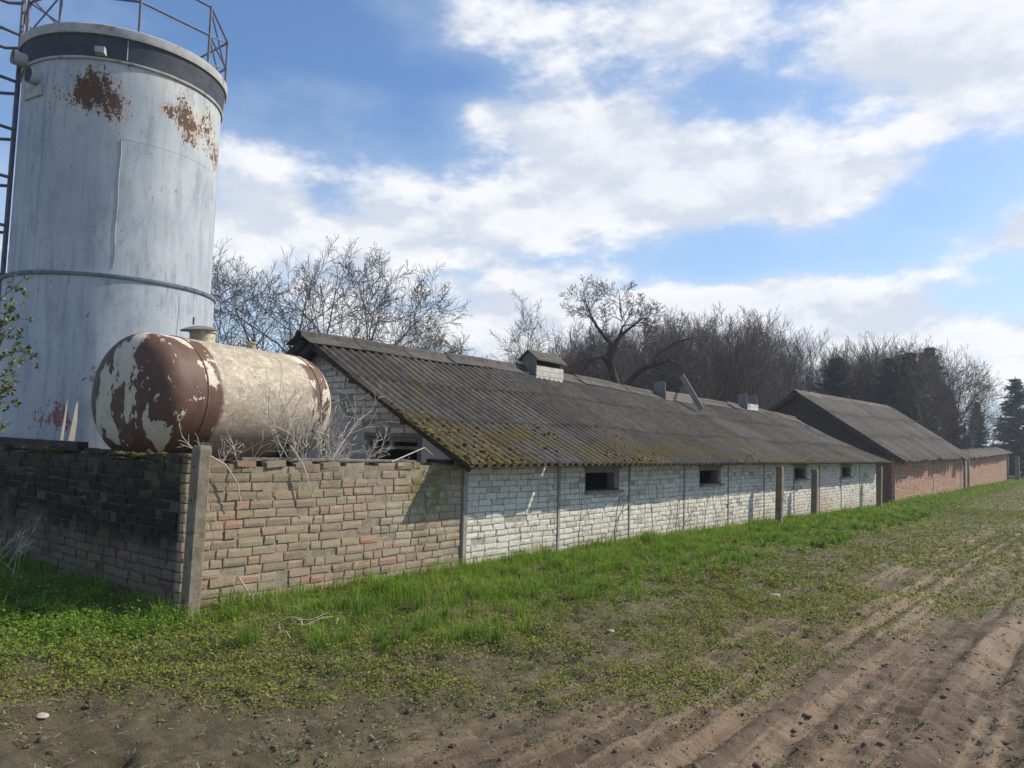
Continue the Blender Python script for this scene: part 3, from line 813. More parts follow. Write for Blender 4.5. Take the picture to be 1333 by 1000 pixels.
# boarded gables
for yy in (BY0 + .05, BY1 - .1):
    mb = MB(); q = [(-6.9, 1.5), (bR[0], barn_z(bR[0], yy) - .12), (-14.3, 1.5)]
    vs = [B_((x, yy, z)) for x, z in q] + [B_((x, yy + .06, z)) for x, z in q]
    mb.add(vs, [(0, 1, 2), (5, 4, 3), (0, 3, 4, 1), (1, 4, 5, 2), (2, 5, 3, 0)]); mb.build('gable_backing', M['wood_dark'], barn)
x = -14.2
while x < -6.95:
    zt = barn_z(x + .11, BY0) - .10; zt = min(barn_z(x, BY0), barn_z(x + .22, BY0)) - .10
    if zt > 1.55:
        mb = MB(); mb.box(B_((x + .11, BY0 + .03 + random.uniform(-.004, .004), (1.5 + zt) / 2)), (.205, .025, zt - 1.5)); mb.build('gable_board', M['wood_dark'], barn)
    x += .22
tim = MB()
for yy in (BY0 - .28, BY1 + .15):
    tim.beam(B_((bE[0], yy, barn_z(bE[0], yy) - .09)), B_((bR[0], yy, barn_z(bR[0], yy) - .09)), .04, .16)
    tim.beam(B_((2 * bR[0] - bE[0], yy, barn_z(bE[0], yy) - .09)), B_((bR[0], yy, barn_z(bR[0], yy) - .09)), .04, .16)
for s_ in (.03, .5, .97):
    x = bE[0] + (bR[0] - bE[0]) * s_; tim.beam(B_((x - .1, BY0 - .26, barn_z(x - .1, BY0) - .1)), B_((x - .1, BY1 + .13, barn_z(x - .1, BY1) - .1)), .1, .1)
broof = tim.build('roof', M['wood_dark'], barn)
def barn_P(a, y): x = bE[0] + (bR[0] - bE[0]) * a; return B_((x, y, barn_z(x, y)))
def barn_Pb(a, y): x = (2 * bR[0] - bE[0]) + (bE[0] - bR[0]) * a; return B_((x, y, barn_z(x - .0001, y)))
y = BY0 - .32; k = 0
while y < BY1 + .1:
    for (a0, a1, lf) in ((-.015, .37, .018), (.335, .70, .03), (.665, .99, .042)):
        corrugated('roof_sheet', M['roof_far'], broof, barn_P, y, y + SW + .05, a0 + r.uniform(-.01, .01), a1, WP, .027, .008, BY0, 2, 6, lf + (k % 2) * .008, .01, 900 + k)
    if k % 3 == 0: corrugated('roof_sheet', M['roof_far'], broof, barn_Pb, y, min(y + 3 * SW + .05, BY1 + .2), -.015, .99, WP, .022, .01, BY0, 2, 4, .02, .002, 950 + k)
    y += SW; k += 1
y = BY0 - .36
while y < BY1 - .4:
    mb = MB(); z0, z1 = barn_z(bR[0], y) + .08, barn_z(bR[0], y + 1.7) + .075
    vs = [B_((bR[0] + dx, yy, zz + dz)) for yy, zz in ((y, z0), (y + 1.7, z1)) for dx, dz in ((-.28, -.19), (0, .03), (.28, -.19), (.28, -.215), (0, .0), (-.28, -.215))]
    mb.add(vs, [(k, 6 + k, 6 + (k + 1) % 6, (k + 1) % 6) for k in range(6)] + [(5, 4, 3, 2, 1, 0), tuple(range(6, 12))]); mb.build('ridge_cap', M['roof_far'], broof); y += 1.62

# ------------------------------------------------------------------ long red boundary wall beyond the barn
bw = thing('boundary_wall', (XW, BY1 + .1, -.35)); tag(bw, 'low red brick wall with sheet coping at the far end of the farm', 'wall')
WO = Vector((XW, BY1 + .1, -.35)); WL = 21.6
rr = random.Random(41); rows = []
wtop = lambda u, z: z < (1.75 + .02 * u if u > 2.2 else 1.55 + .15 * math.sin(u * 4))
for (u, z, L, h) in lay(0, WL, -.2, 2.3, .09, .28, .014, rr, (), wtop, .002, .2):
    rows.append((Vector((0, 0, 0)), EY, EX, u, z, L, h, .1, rr.gauss(0, .004), 0))
place_bricks(bw, rows, M_BRICK['red'], 'red', 0)
mb = MB()
for k in range(9):
    a, c = WL * k / 9 + .02, WL * (k + 1) / 9; za, zc = (1.5 + .02 * a + .2 * (a > 1.5)), (1.5 + .02 * c + .2)
    p = [(-.012, a, -.3), (-.3, a, -.3), (-.3, c, -.3), (-.012, c, -.3), (-.012, a, za), (-.3, a, za), (-.3, c, zc), (-.012, c, zc)]
    mb.add(p, [(0, 1, 2, 3), (7, 6, 5, 4), (0, 4, 5, 1), (1, 5, 6, 2), (2, 6, 7, 3), (3, 7, 4, 0)])
mb.build('wall', M['mortar_red'], bw)
for u in (.9, 2.3, 21.5):
    mb = MB(); mb.box((.025, u, 1.0 + .01 * u), (.16, .2, 2.2 + .02 * u), None, .004, .01); mb.build('pilaster', M['wall_post'], bw)
u = 2.6; k = 0
while u < WL - .4:
    def cop(a, y): return Vector((.35 - 1.1 * a, y, 1.82 + .021 * y + .42 * a))
    corrugated('coping_sheet', M['roof_far'], bw, cop, u, u + 1.15, -.02 + .03 * (k % 2), 1, WP, .02, .012, 0, 2, 4, .01 + .012 * (k % 2), .02, 700 + k); u += 1.08; k += 1

# ------------------------------------------------------------------ steel tower
TC = Vector((-12.36, 5.44, 0)); TR = 1.474; TU = 1.415
m, t, b = mat('tower_paint', .55, .35); P = opos(t); s = t.sep(P)
ang = t.m('MULTIPLY', t.m('ARCTAN2', s[1], s[0]), 57.2958)
# 'cyl' unrolls the shell so stains follow it
cyl = t.comb(t.m('MULTIPLY', ang, TR / 57.2958), s[2], 0.0)
n_b = t.noise(cyl, .9, 5, .6); n_m = t.noise(t.vm('MULTIPLY', cyl, (1.7, .75, 1.)), 8.0, 6, .68); n_f = t.noise(cyl, 24, 4, .65)
streak = t.noise(t.vm('MULTIPLY', cyl, (6.0, .6, 1.0)), 1.0, 5, .65)
c = t.mix(t.ss(n_b, .3, .7), (.34, .385, .42), (.43, .47, .495))
c = t.mix(t.m('MULTIPLY', t.ss(streak, .46, .68), .6), c, (.21, .26, .315))
c = t.mix(t.m('MULTIPLY', t.ss(n_m, .57, .68), .35), c, (.19, .225, .265))
blot = t.noise(t.vm('ADD', t.vm('MULTIPLY', cyl, (1.6, .7, 1.)), (4., 9., 2.)), 1.6, 6, .7); c = t.mix(t.m('MULTIPLY', t.ss(blot, .50, .66), .5), c, (.20, .235, .27))
drip = t.noise(t.vm('MULTIPLY', cyl, (14., .8, 1.)), 1.0, 4, .6); c = t.mix(t.m('MULTIPLY', t.m('MULTIPLY', t.ss(drip, .52, .66), t.m('ADD', t.ss(s[2], 6.1, 6.9), t.m('MULTIPLY', t.ss(t.m('ABSOLUTE', t.m('SUBTRACT', s[2], 3.75)), .7, .05), .9))), .55), c, (.16, .165, .17))
warm = t.m('MULTIPLY', t.ss(s[2], 5.2, 6.9), t.ss(n_b, .4, .65)); c = t.mix(t.m('MULTIPLY', warm, .45), c, (.52, .49, .38))
def lobe(a0, z0, wa, wz):
    q = t.m('ADD', t.m('POWER', t.m('DIVIDE', t.m('SUBTRACT', ang, a0), wa), 2.), t.m('POWER', t.m('DIVIDE', t.m('SUBTRACT', s[2], z0), wz), 2.))
    return t.m('EXPONENT', t.m('MULTIPLY', q, -1.))
field = lobe(-39, 6.60, 12, .32)
for a in ((-30, 6.25, 8, .26), (-46, 6.45, 7, .25), (9, 6.55, 7, .34), (16, 6.25, 8, .26), (30, 6.5, 8, .38), (44, 6.15, 9, .34), (-2, 6.45, 7, .14), (-62, 6.4, 12, .3), (62, 6.2, 12, .4)):
    field = t.m('ADD', field, t.m('MULTIPLY', lobe(*a), .9 if abs(a[0]) < 50 else .5))
chipn = t.m('ADD', t.m('MULTIPLY', n_m, .70), t.m('MULTIPLY', n_f, .42))
rust = t.ss(t.m('ADD', chipn, t.m('MULTIPLY', field, .185)), .708, .722)
halo = t.ss(t.m('ADD', t.m('ADD', t.m('MULTIPLY', t.noise(t.vm('MULTIPLY', cyl, (3., .55, 1.)), 3.0, 5, .65), .75), t.m('MULTIPLY', n_f, .25)), t.m('MULTIPLY', field, .22)), .60, .78)
c = t.mix(t.m('MULTIPLY', halo, .7), c, (.37, .22, .095))
c = t.mix(rust, c, t.mix(n_f, (.07, .042, .032), (.135, .075, .05)))
lowf = t.m('ADD', lobe(-31, 2.44, 5, .14), t.m('ADD', lobe(-45, 1.95, 6, .2), lobe(-52, 1.8, 12, .14)))
c = t.mix(t.m('MULTIPLY', t.ss(t.m('ADD', chipn, t.m('MULTIPLY', lowf, .13)), .68, .70), .9), c, (.22, .075, .055))
spk = t.ss(t.noise(cyl, 42, 2, .5), .71, .74); c = t.mix(t.m('MULTIPLY', spk, .8), c, (.05, .05, .055))
finish(t, b, c, t.m('ADD', t.m('MULTIPLY', rust, -.6), t.m('MULTIPLY', n_b, 1.0)), .35, .02, rough=t.m('ADD', .5, t.m('MULTIPLY', rust, .4)))
M['tower'] = m
M['rim_dark'] = simple('rim_dark', (.035, .042, .058), (.06, .068, .085), 6, rough=.7, bump=.3, obj_space=True)
M['rim_light'] = simple('rim_light', (.34, .345, .35), (.44, .44, .43), 6, rough=.8, bump=.4, obj_space=True, c3=(.26, .165, .11))
tw = thing('steel_tower', tuple(TC)); tag(tw, 'tall pale blue steel tower with rust patches and railed top', 'tower')
mb = MB(); mb.lathe([(TR, 1.42), (TR, 2.6), (TR + .003, 3.84)], 96); mb.build('lower_shell', M['tower'], tw, True)
mb = MB(); mb.lathe([(TU, 3.85), (TU, 5.4), (TU, 7.0)], 96); mb.build('upper_shell', M['tower'], tw, True)
mb = MB(); mb.lathe([(TR - .02, 3.835), (TR + .022, 3.835), (TR + .028, 3.845), (TR + .028, 3.885), (TR + .02, 3.895), (TU - .01, 3.90)], 96); mb.build('ring_band', M['ring_blue'], tw, True)
mb = MB(); mb.lathe([(TU - .03, 6.955), (TU + .025, 6.955), (TU + .03, 6.965), (TU + .03, 6.99), (TU - .03, 7.0)], 96); mb.build('ring_band', M['rim_light'], tw, True)
mb = MB(); mb.lathe([(TU - .05, 7.0), (TU + .02, 7.0), (TU + .045, 7.30), (TU - .05, 7.31)], 96); mb.build('neck_band', M['rim_dark'], tw, True)
mb = MB(); mb.lathe([(TU + .0, 7.312), (TU + .07, 7.312), (TU + .075, 7.325), (TU + .078, 7.44), (TU + .066, 7.455), (.6, 7.60), (.05, 7.64)], 96); mb.build('rim', M['rim_light'], tw, True)
mb = MB(); mb.lathe([(TR + .1, 1.22), (TR + .1, 1.40), (TR - .1, 1.415)], 64); mb.build('plinth', M['rim_dark'], tw)
def pol(a, rad, z): return (rad * math.cos(R_(a)), rad * math.sin(R_(a)), z)
for (a, z0, z1, mt) in ((-25, 4.0, 5.85, 'rim_light'), (-70, 4.0, 6.9, 'tower'), (75, 4.0, 6.9, 'tower'), (-48, 1.45, 3.78, 'tower'), (12, 1.45, 3.78, 'tower')):
    mb = MB(); mb.tube([pol(a + .3 * math.sin(k * 2), TU + .001 if z0 > 3.9 else TR + .001, z0 + (z1 - z0) * k / 8) for k in range(9)], .007, 6); mb.build('weld_seam', M[mt], tw, True)
mb = MB(); mb.tube([pol(-25 + 3 * k, TU, 5.86 + .004 * math.sin(k * 2)) for k in range(23)], .0025, 5); mb.build('weld_seam', M['tower'], tw, True)
for a in (-25, 60):
    mb = MB(); mb.tube([pol(a, TU + .021, 7.01), pol(a, TU + .044, 7.30)], .008, 6); mb.build('weld_seam', M['rim_light'], tw, True)
# outlet lug and pipe stubs
mb = MB(); mb.box(pol(-38, TU + .06, 7.06), (.12, .13, .085), Matrix.Rotation(R_(-38), 3, 'Z'), .012); mb.build('lug', M['rim_light'], tw)
for (a, z, rad, l) in ((-79, 6.72, .105, .13), (-92, 7.05, .10, .2)):
    d = Vector(pol(a, 1, 0)); p = d * (TU - .05) + Vector((0, 0, z)); mb = MB(); mb.tube([p, p + d * (.05 + l)], rad, 18, False); mb.tube([p, p + d * (.04 + l * .8)], rad - .012, 18); st = mb.build('pipe_stub', M['rim_light'], tw, True)
    mb = MB(); mb.tube([p + d * (.05), p + d * (.07 + l * .7)], rad - .011, 18); mb.build('pipe_mouth', M['rim_dark'], st)
mb = MB(); d = Vector(pol(-79, 1, 0)); mb.box(Vector(pol(-81, TU + .005, 6.52)), (.03, .42, .16), Matrix.Rotation(R_(-81), 3, 'Z')); mb.build('bracket', M['rim_light'], tw)
# railing
RA = [-62, -20, 24, 68, 112, 156, 200, 244, 270]
RR = TU + .05; ZB = 7.45; ZR = (7.91, 8.37)
for a in RA:
    mb = MB(); mb.tube([pol(a, RR, ZB - .12), pol(a, RR, ZR[1] + .02)], .021, 8); mb.build('railing_post', M['pipe_blue'], tw, True)
for k, a in enumerate(RA):
    a2 = RA[(k + 1) % len(RA)] + (360 if k == len(RA) - 1 else 0)
    for z in ZR:
        if k == 0 and z == ZR[1]: pass
        mb = MB(); mb.tube([pol(a, RR, z), pol(a2, RR, z)], .018, 6); mb.build('rail', M['pipe_blue'], tw, True)
    if k in (2, 8, 7):
        for (z0, z1) in ((ZB, ZR[0]), (ZR[0], ZR[1])):
            for s_ in (0, 1):
                mb = MB(); mb.tube([pol(a, RR - .02, z0 if s_ else z1), pol(a2, RR - .02, z1 if s_ else z0)], .014, 6); mb.build('brace', M['pipe_blue'], tw, True)
# caged ladder on the left flank
LA = -111
d = Vector(pol(LA, 1, 0)); tn = Vector((-d.y, d.x, 0))
for s_ in (-1, 1):
    mb = MB(); mb.tube([d * (TU + .05) + tn * (.22 * s_) + EZ * 1.4, d * (TU + .05) + tn * (.22 * s_) + EZ * 8.3], .022, 8); mb.build('ladder_rail', M['pipe_blue'], tw, True)
z = 1.6
while z < 7.4:
    mb = MB(); mb.tube([d * (TU + .05) - tn * .22 + EZ * z, d * (TU + .05) + tn * .22 + EZ * z], .012, 6); mb.build('rung', M['pipe_blue'], tw, True); z += .29
z = 3.2
while z < 8.3:
    mb = MB(); mb.tube([d * (TU + .05 + .72 * math.sin(math.pi * k / 10)) + tn * (.36 * math.cos(math.pi * k / 10) * (1 if 0 < k < 10 else .65)) + EZ * z for k in range(11)], .024, 6); mb.build('cage_hoop', M['pipe_blue'], tw, True); z += .72
for q in (2, 4, 6, 8):
    p = d * (TU + .05 + .72 * math.sin(math.pi * q / 10)) + tn * (.36 * math.cos(math.pi * q / 10)); mb = MB(); mb.tube([p + EZ * 3.1, p + EZ * 8.3], .012, 6); mb.build('cage_bar', M['pipe_blue'], tw, True)

# ------------------------------------------------------------------ rusty tank
TKR = .722; TKL = 2.26; DOM = .30
axis = Vector((-.2, 1, 0)).normalized(); yaw = math.atan2(-axis.x, axis.y)
tk = thing('storage_tank', (-8.9, 5.33, 1.385), yaw); tag(tk, 'lying cream and brown steel tank with peeling paint behind the low brick wall', 'tank')
m, t, b = mat('tank_paint', .6, .3); P = opos(t); s = t.sep(P)
nb = t.noise(t.vm('ADD', t.vm('MULTIPLY', P, (1.25, 1.25, .62)), (2.3, .4, 4.1)), 2.2, 6, .62, .3); nm = t.noise(P, 7, 5, .65); nf = t.noise(P, 34, 4, .7)
sc = t.noise(t.vm('MULTIPLY', P, (9, 2.2, 9)), 2.2, 5, .7, .6)
n8 = t.noise(t.vm('MULTIPLY', P, (1., .7, 1.)), 9, 6, .74, .9); n9 = t.noise(t.vm('ADD', P, (5., 1., 3.)), 30, 5, .7, .4)
cream = t.mix(t.ss(nm, .3, .7), (.50, .435, .325), (.385, .325, .235))
cream = t.mix(t.m('MULTIPLY', t.ss(sc, .44, .60), .6), cream, (.22, .175, .12))
cream = t.mix(t.m('MULTIPLY', t.ss(n8, .51, .57), .72), cream, (.19, .155, .115))
cream = t.mix(t.m('MULTIPLY', t.ss(n9, .53, .58), .6), cream, (.62, .585, .51))
cream = t.mix(t.m('MULTIPLY', t.ss(n8, .40, .36), .45), cream, (.52, .46, .34))
mid = t.ss(t.m('ABSOLUTE', t.m('ADD', t.m('SUBTRACT', s[1], .10), t.m('MULTIPLY', t.m('SUBTRACT', nb, .5), .25))), .78, .72)
cream = t.mix(t.m('MULTIPLY', mid, t.ss(nm, .36, .62, 0., .6)), cream, (.30, .255, .18))
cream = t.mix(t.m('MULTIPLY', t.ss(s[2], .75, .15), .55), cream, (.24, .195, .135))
brown = t.mix(t.ss(nm, .3, .7), (.085, .045, .031), (.125, .068, .046))
pale = t.mix(t.ss(nm, .35, .7), (.56, .51, .41), (.47, .42, .33))
nb = t.m('ADD', nb, t.m('ADD', t.m('MULTIPLY', t.ss(s[1], .2, 1.0), .065), t.m('MULTIPLY', t.ss(s[1], -1.0, -1.3), .02)))
peel = t.ss(t.m('ADD', nb, t.m('MULTIPLY', nm, .10)), .60, .608)
endc = t.mix(peel, brown, pale)
edge = t.m('MULTIPLY', t.ss(t.m('ADD', nb, t.m('MULTIPLY', nm, .10)), .590, .601), t.m('SUBTRACT', 1., peel)); endc = t.mix(t.m('MULTIPLY', edge, .6), endc, (.05, .03, .02))
c = t.mix(mid, endc, cream)
grime = t.m('MULTIPLY', t.ss(nf, .60, .7), .45); c = t.mix(grime, c, (.12, .095, .07))
finish(t, b, c, t.m('ADD', t.m('MULTIPLY', peel, t.m('MULTIPLY', t.m('SUBTRACT', 1., mid), -.7)), t.m('MULTIPLY', nm, .35)), .45, .012, rough=.62)
M['tank'] = m
RM = Matrix.Translation((0, 0, TKR)) @ Matrix.Rotation(-math.pi / 2, 4, 'X')
prof = [(.02, -TKL / 2 - DOM)]
for k in range(1, 13):
    th = math.pi / 2 * k / 12; ex_ = .52
    prof.append((TKR * math.sin(th) ** ex_, -TKL / 2 - DOM * math.cos(th) ** .95))
half = prof[:]
body = half + [(TKR, -TKL / 4), (TKR, 0), (TKR, TKL / 4)] + [(r_, -z_) for r_, z_ in half[::-1]]
mb = MB(); mb.lathe(body, 72, RM); mb.build('body', M['tank'], tk, True)
for z in (-TKL / 2 + .28, TKL / 2 - .10):
    mb = MB(); mb.lathe([(TKR - .01, z - .012), (TKR + .008, z - .008), (TKR + .008, z + .008), (TKR - .01, z + .012)], 72, RM); mb.build('seam', M['rust'], tk, True)
mb = MB(); mb.lathe([(.15, 0), (.15, .15), (.165, .155), (.165, .175)], 28, Matrix.Translation((.0, -.36, 2 * TKR - .05))); mh = mb.build('manhole', M['tank'], tk, True)
mb = MB(); mb.lathe([(.21, 0), (.215, .018), (.16, .04), (.07, .06), (.02, .065)], 28, Matrix.Translation((-.02, -.40, 2 * TKR + .125)) @ Matrix.Rotation(.12, 4, 'X')); ld = mb.build('lid', M['board_grey'], mh, True)
mb = MB(); mb.tube([(-.08, -.44, 2 * TKR + .2), (-.08, -.44, 2 * TKR + .29)], .012, 6); mb.build('knob', M['rust'], mh)
mb = MB(); mb.lathe([(.06, 0), (.06, .09), (.075, .095), (.075, .115)], 18, Matrix.Translation((-.02, .45, 2 * TKR - .02))); mb.build('filler_cap', M['tank'], tk, True)
for yy in (-.7, .75):
    mb = MB(); mb.box((0, yy, .02), (1.1, .2, .40), None, .01); mb.build('saddle', M['wood_dark'], tk)
mb = MB(); mb.beam((.56, TKL / 2 + .20, .08), (.60, TKL / 2 + .16, 1.0), .07, .012, (0, 1, 0)); mb.build('end_bar', M['rust'], tk)

for (a, b_, w, lab) in (((-10.2, 3.98, 1.46), (-10.2, 4.02, 2.06), .035, 'thin pointed stake standing left of the tank'), ((-10.2, 4.09, 1.46), (-10.2, 4.135, 2.05), .075, 'pale pointed board standing left of the tank')):
    mb = MB(); p = Vector(a); q = Vector(b_); x = Vector((.2, .98, 0)) * w / 2; th = Vector((.98, -.2, 0)) * .012; md = p + (q - p) * .6
    ring = [p - x, p + x, md + x * .9, q + x * .25, q - x * .1]
    mb.add([v - th for v in ring] + [v + th for v in ring], [(0, 1, 2, 3, 4), (9, 8, 7, 6, 5)] + [(k, 5 + k, 5 + (k + 1) % 5, (k + 1) % 5) for k in range(5)])
    tag(mb.build('board', M['wood_pale']), lab, 'board')
mb = MB(); mb.beam((-13.2, 3.93, 1.53), (-9.5, 3.95, 1.515), .12, .10, jit=.01); tag(mb.build('timber', M['wood_dark']), 'dark timber lying on the sooty wall end left of the tank', 'timber')
mb = MB(); mb.beam((-7.05, 4.45, 1.455), (-7.02, 6.9, 1.42), .10, .035, jit=.008); tag(mb.build('plank', M['wood']), 'grey plank lying along the low wall top below the tank', 'plank')

# ------------------------------------------------------------------ concrete posts
def concrete_post(p, q, w, label, holes=True, group=None):
    p = Vector(p); q = Vector(q); root = thing('concrete_post', tuple(p)); tag(root, label, 'post', group)
    d = q - p; z = d.normalized(); x = (EX - z * z.x).normalized(); y = z.cross(x); Mx = Matrix((x, y, z)).transposed()
    mb = MB(); L = d.length; c8 = .014; s0 = w / 2
    prof = [(-s0 + c8, -s0), (s0 - c8, -s0), (s0, -s0 + c8), (s0, s0 - c8), (s0 - c8, s0), (-s0 + c8, s0), (-s0, s0 - c8), (-s0, -s0 + c8)]
    vs = []
    zs = [-.25, 0, L * .33, L * .66, L - .035, L]
    for k, zz in enumerate(zs):
        f_ = 1.0 if k < 4 else (.985 if k == 4 else .86)
        for a, b_ in prof: vs.append(Mx @ Vector((a * f_ + random.uniform(-.002, .002), b_ * f_ + random.uniform(-.002, .002), zz)))
    fs = [(i * 8 + k, i * 8 + (k + 1) % 8, (i + 1) * 8 + (k + 1) % 8, (i + 1) * 8 + k) for i in range(5) for k in range(8)] + [tuple(range(40, 48))]
    mb.add(vs, fs); mb.build('shaft', M['concrete'], root)
    if holes:
        for f_ in (.16, .34, .52, .70, .88):
            hb = MB(); cpt = Mx @ Vector((0.0, -s0 - .0005, L * f_)); hb.tube([cpt, cpt + (Mx @ Vector((0, .012, 0)))], .013, 10); hb.build('wire_hole', M['dark_inside'], root)
    return root
concrete_post((-6.73, 3.82, -.1), (-6.70, 3.835, 1.59), .135, 'near leaning concrete post at the corner of the brick wall')
concrete_post((-6.42, 18.42, -.25), (-6.42, 18.50, 1.29), .15, 'concrete post before the white shed wall, nearest of the three free posts there')
concrete_post((-6.42, 21.10, -.3), (-6.42, 21.2, 1.20), .15, 'concrete post before the white shed wall, middle of the three free posts there')
concrete_post((-6.45, 28.2, -.4), (-6.45, 28.35, 1.24), .16, 'concrete post at the far end of the white shed under the roof corner')
concrete_post((-6.3, 70.6, -.4), (-6.3, 70.6, 1.75), .3, 'dark post closing the end of the red wall', False)
for k, x in enumerate((-5.2, -4.0, -2.9)):
    concrete_post((x, 76 + k, -.4), (x, 76 + k, 1.25), .14, ('far fence post just right of the red wall end', 'second far fence post right of the red wall end', 'third far fence post right of the red wall end')[k], False, 'fence posts across the far field')

# ------------------------------------------------------------------ bare branches and trees
def tubes_mesh(name, polys, sides):
    """polys: list of (pts (k,3), radii (k,)); all with the same k are batched"""
    Vs = []; Fs = []; n0 = 0; by = {}
    for p, r_ in polys: by.setdefault(len(p), []).append((p, r_))
    for k, lst in by.items():
        Pt = np.array([a for a, _ in lst]); Rd = np.array([b_ for _, b_ in lst]); B = len(lst)
        T = np.gradient(Pt, axis=1); T /= np.linalg.norm(T, axis=2, keepdims=True) + 1e-9
        ref = np.where(np.abs(T[:, :1, 2:3]) < .9, np.array([[[0, 0, 1.]]]), np.array([[[1., 0, 0]]])); X = np.cross(np.broadcast_to(ref, T.shape), T); X /= np.linalg.norm(X, axis=2, keepdims=True) + 1e-9
        Y = np.cross(T, X); th = np.arange(sides) * 2 * np.pi / sides
        V = Pt[:, :, None, :] + Rd[:, :, None, None] * (X[:, :, None, :] * np.cos(th)[None, None, :, None] + Y[:, :, None, :] * np.sin(th)[None, None, :, None])
        Vs.append(V.reshape(-1, 3)); base = (np.arange(B) * k * sides)[:, None, None] + (np.arange(k - 1) * sides)[None, :, None] + np.arange(sides)[None, None, :]
        nxt = (np.arange(B) * k * sides)[:, None, None] + (np.arange(k - 1) * sides)[None, :, None] + ((np.arange(sides) + 1) % sides)[None, None, :]
        Fs.append(np.stack([base, nxt, nxt + sides, base + sides], -1).reshape(-1, 4) + n0); n0 += B * k * sides
    return fast_mesh(name, np.concatenate(Vs), np.concatenate(Fs), True)


def unit(v): return v / (math.sqrt(v[0] * v[0] + v[1] * v[1] + v[2] * v[2]) + 1e-9)
def crs(a, b): return np.array([a[1] * b[2] - a[2] * b[1], a[2] * b[0] - a[0] * b[2], a[0] * b[1] - a[1] * b[0]])


def grow(r, p, d, L, rad, level, spec, out, rend=None):
    """recursive limb: spec[level] = dict(n children, ang, ratio, seg, wob, up)"""
    s = spec[level]; k = s['seg']; pts = [p]; dd = d.copy(); bend = r.normal(size=3) * s['wob']
    for i in range(k):
        dd = unit(dd + bend / k + r.normal(size=3) * s['wob'] * .5 + np.array([0, 0, s['up'] / k])); pts.append(pts[-1] + dd * L / k)
    pts = np.array(pts); r1 = rad * s.get('taper', .16); rads = np.linspace(rad, max(r1, .0035), k + 1); out.append((level, pts, rads))
    if level + 1 >= len(spec): return
    n = s['n'] + int(r.integers(-1, 2)); st = s.get('start', .25); az = r.uniform(0, 6.28)
    for j in range(max(n, 1)):
        f = st + (1 - st) * (j + r.uniform(.1, .9)) / n; q = f * k; i = min(int(q), k - 1); pos = pts[i] + (pts[i + 1] - pts[i]) * (q - i); tdir = unit(pts[i + 1] - pts[i])
        az += 2.4 + r.normal() * .5; u = unit(crs(tdir, (0.31, .52, .79))); v = crs(tdir, u); a = math.radians(s['ang'] + r.normal() * 9)
        cd = tdir * math.cos(a) + (u * math.cos(az) + v * math.sin(az)) * math.sin(a)
        cl = L * s['ratio'] * (1.15 - .55 * f) * r.uniform(.75, 1.2); grow(r, pos, cd, cl, max((rad + (r1 - rad) * f) * s.get('rr', .6), .004), level + 1, spec, out)


SPREAD = [dict(n=7, ang=42, ratio=.85, seg=7, wob=.10, up=.15, start=.22, taper=.06, rr=.62), dict(n=8, ang=40, ratio=.55, seg=6, wob=.20, up=.35, start=.2, rr=.55),
          dict(n=7, ang=40, ratio=.52, seg=4, wob=.25, up=.25, start=.15, rr=.55), dict(n=5, ang=38, ratio=.5, seg=3, wob=.25, up=.15, start=.1, rr=.6), dict(n=0, ang=0, ratio=0, seg=2, wob=.2, up=.1)]
GNARL = [SPREAD[0], dict(n=6, ang=44, ratio=.55, seg=6, wob=.30, up=.25, start=.2, rr=.5), dict(n=5, ang=42, ratio=.55, seg=4, wob=.3, up=.25, start=.15, rr=.55), dict(n=4, ang=38, ratio=.5, seg=3, wob=.25, up=.15, start=.1, rr=.6), dict(n=0, ang=0, ratio=0, seg=2, wob=.2, up=.1)]
POPLAR = [dict(n=15, ang=30, ratio=.42, seg=8, wob=.05, up=.1, start=.18, taper=.15, rr=.45), dict(n=8, ang=28, ratio=.5, seg=4, wob=.12, up=.7, start=.12, rr=.5),
          dict(n=6, ang=26, ratio=.5, seg=3, wob=.18, up=.4, start=.1, rr=.6), dict(n=0, ang=0, ratio=0, seg=2, wob=.15, up=.2)]
BIRCH = [dict(n=15, ang=38, ratio=.45, seg=8, wob=.06, up=.05, start=.25, taper=.15, rr=.45), dict(n=9, ang=35, ratio=.55, seg=6, wob=.15, up=.5, start=.15, rr=.45),
         dict(n=9, ang=40, ratio=.75, seg=5, wob=.2, up=-.9, start=.15, rr=.55), dict(n=0, ang=0, ratio=0, seg=3, wob=.15, up=-.8)]
THICKET = [dict(n=8, ang=30, ratio=.6, seg=5, wob=.15, up=.2, start=.08, taper=.3, rr=.6), dict(n=7, ang=32, ratio=.55, seg=4, wob=.22, up=.3, start=.1, rr=.6),
           dict(n=5, ang=34, ratio=.55, seg=3, wob=.25, up=.2, start=.1, rr=.6), dict(n=0, ang=0, ratio=0, seg=2, wob=.2, up=.1)]


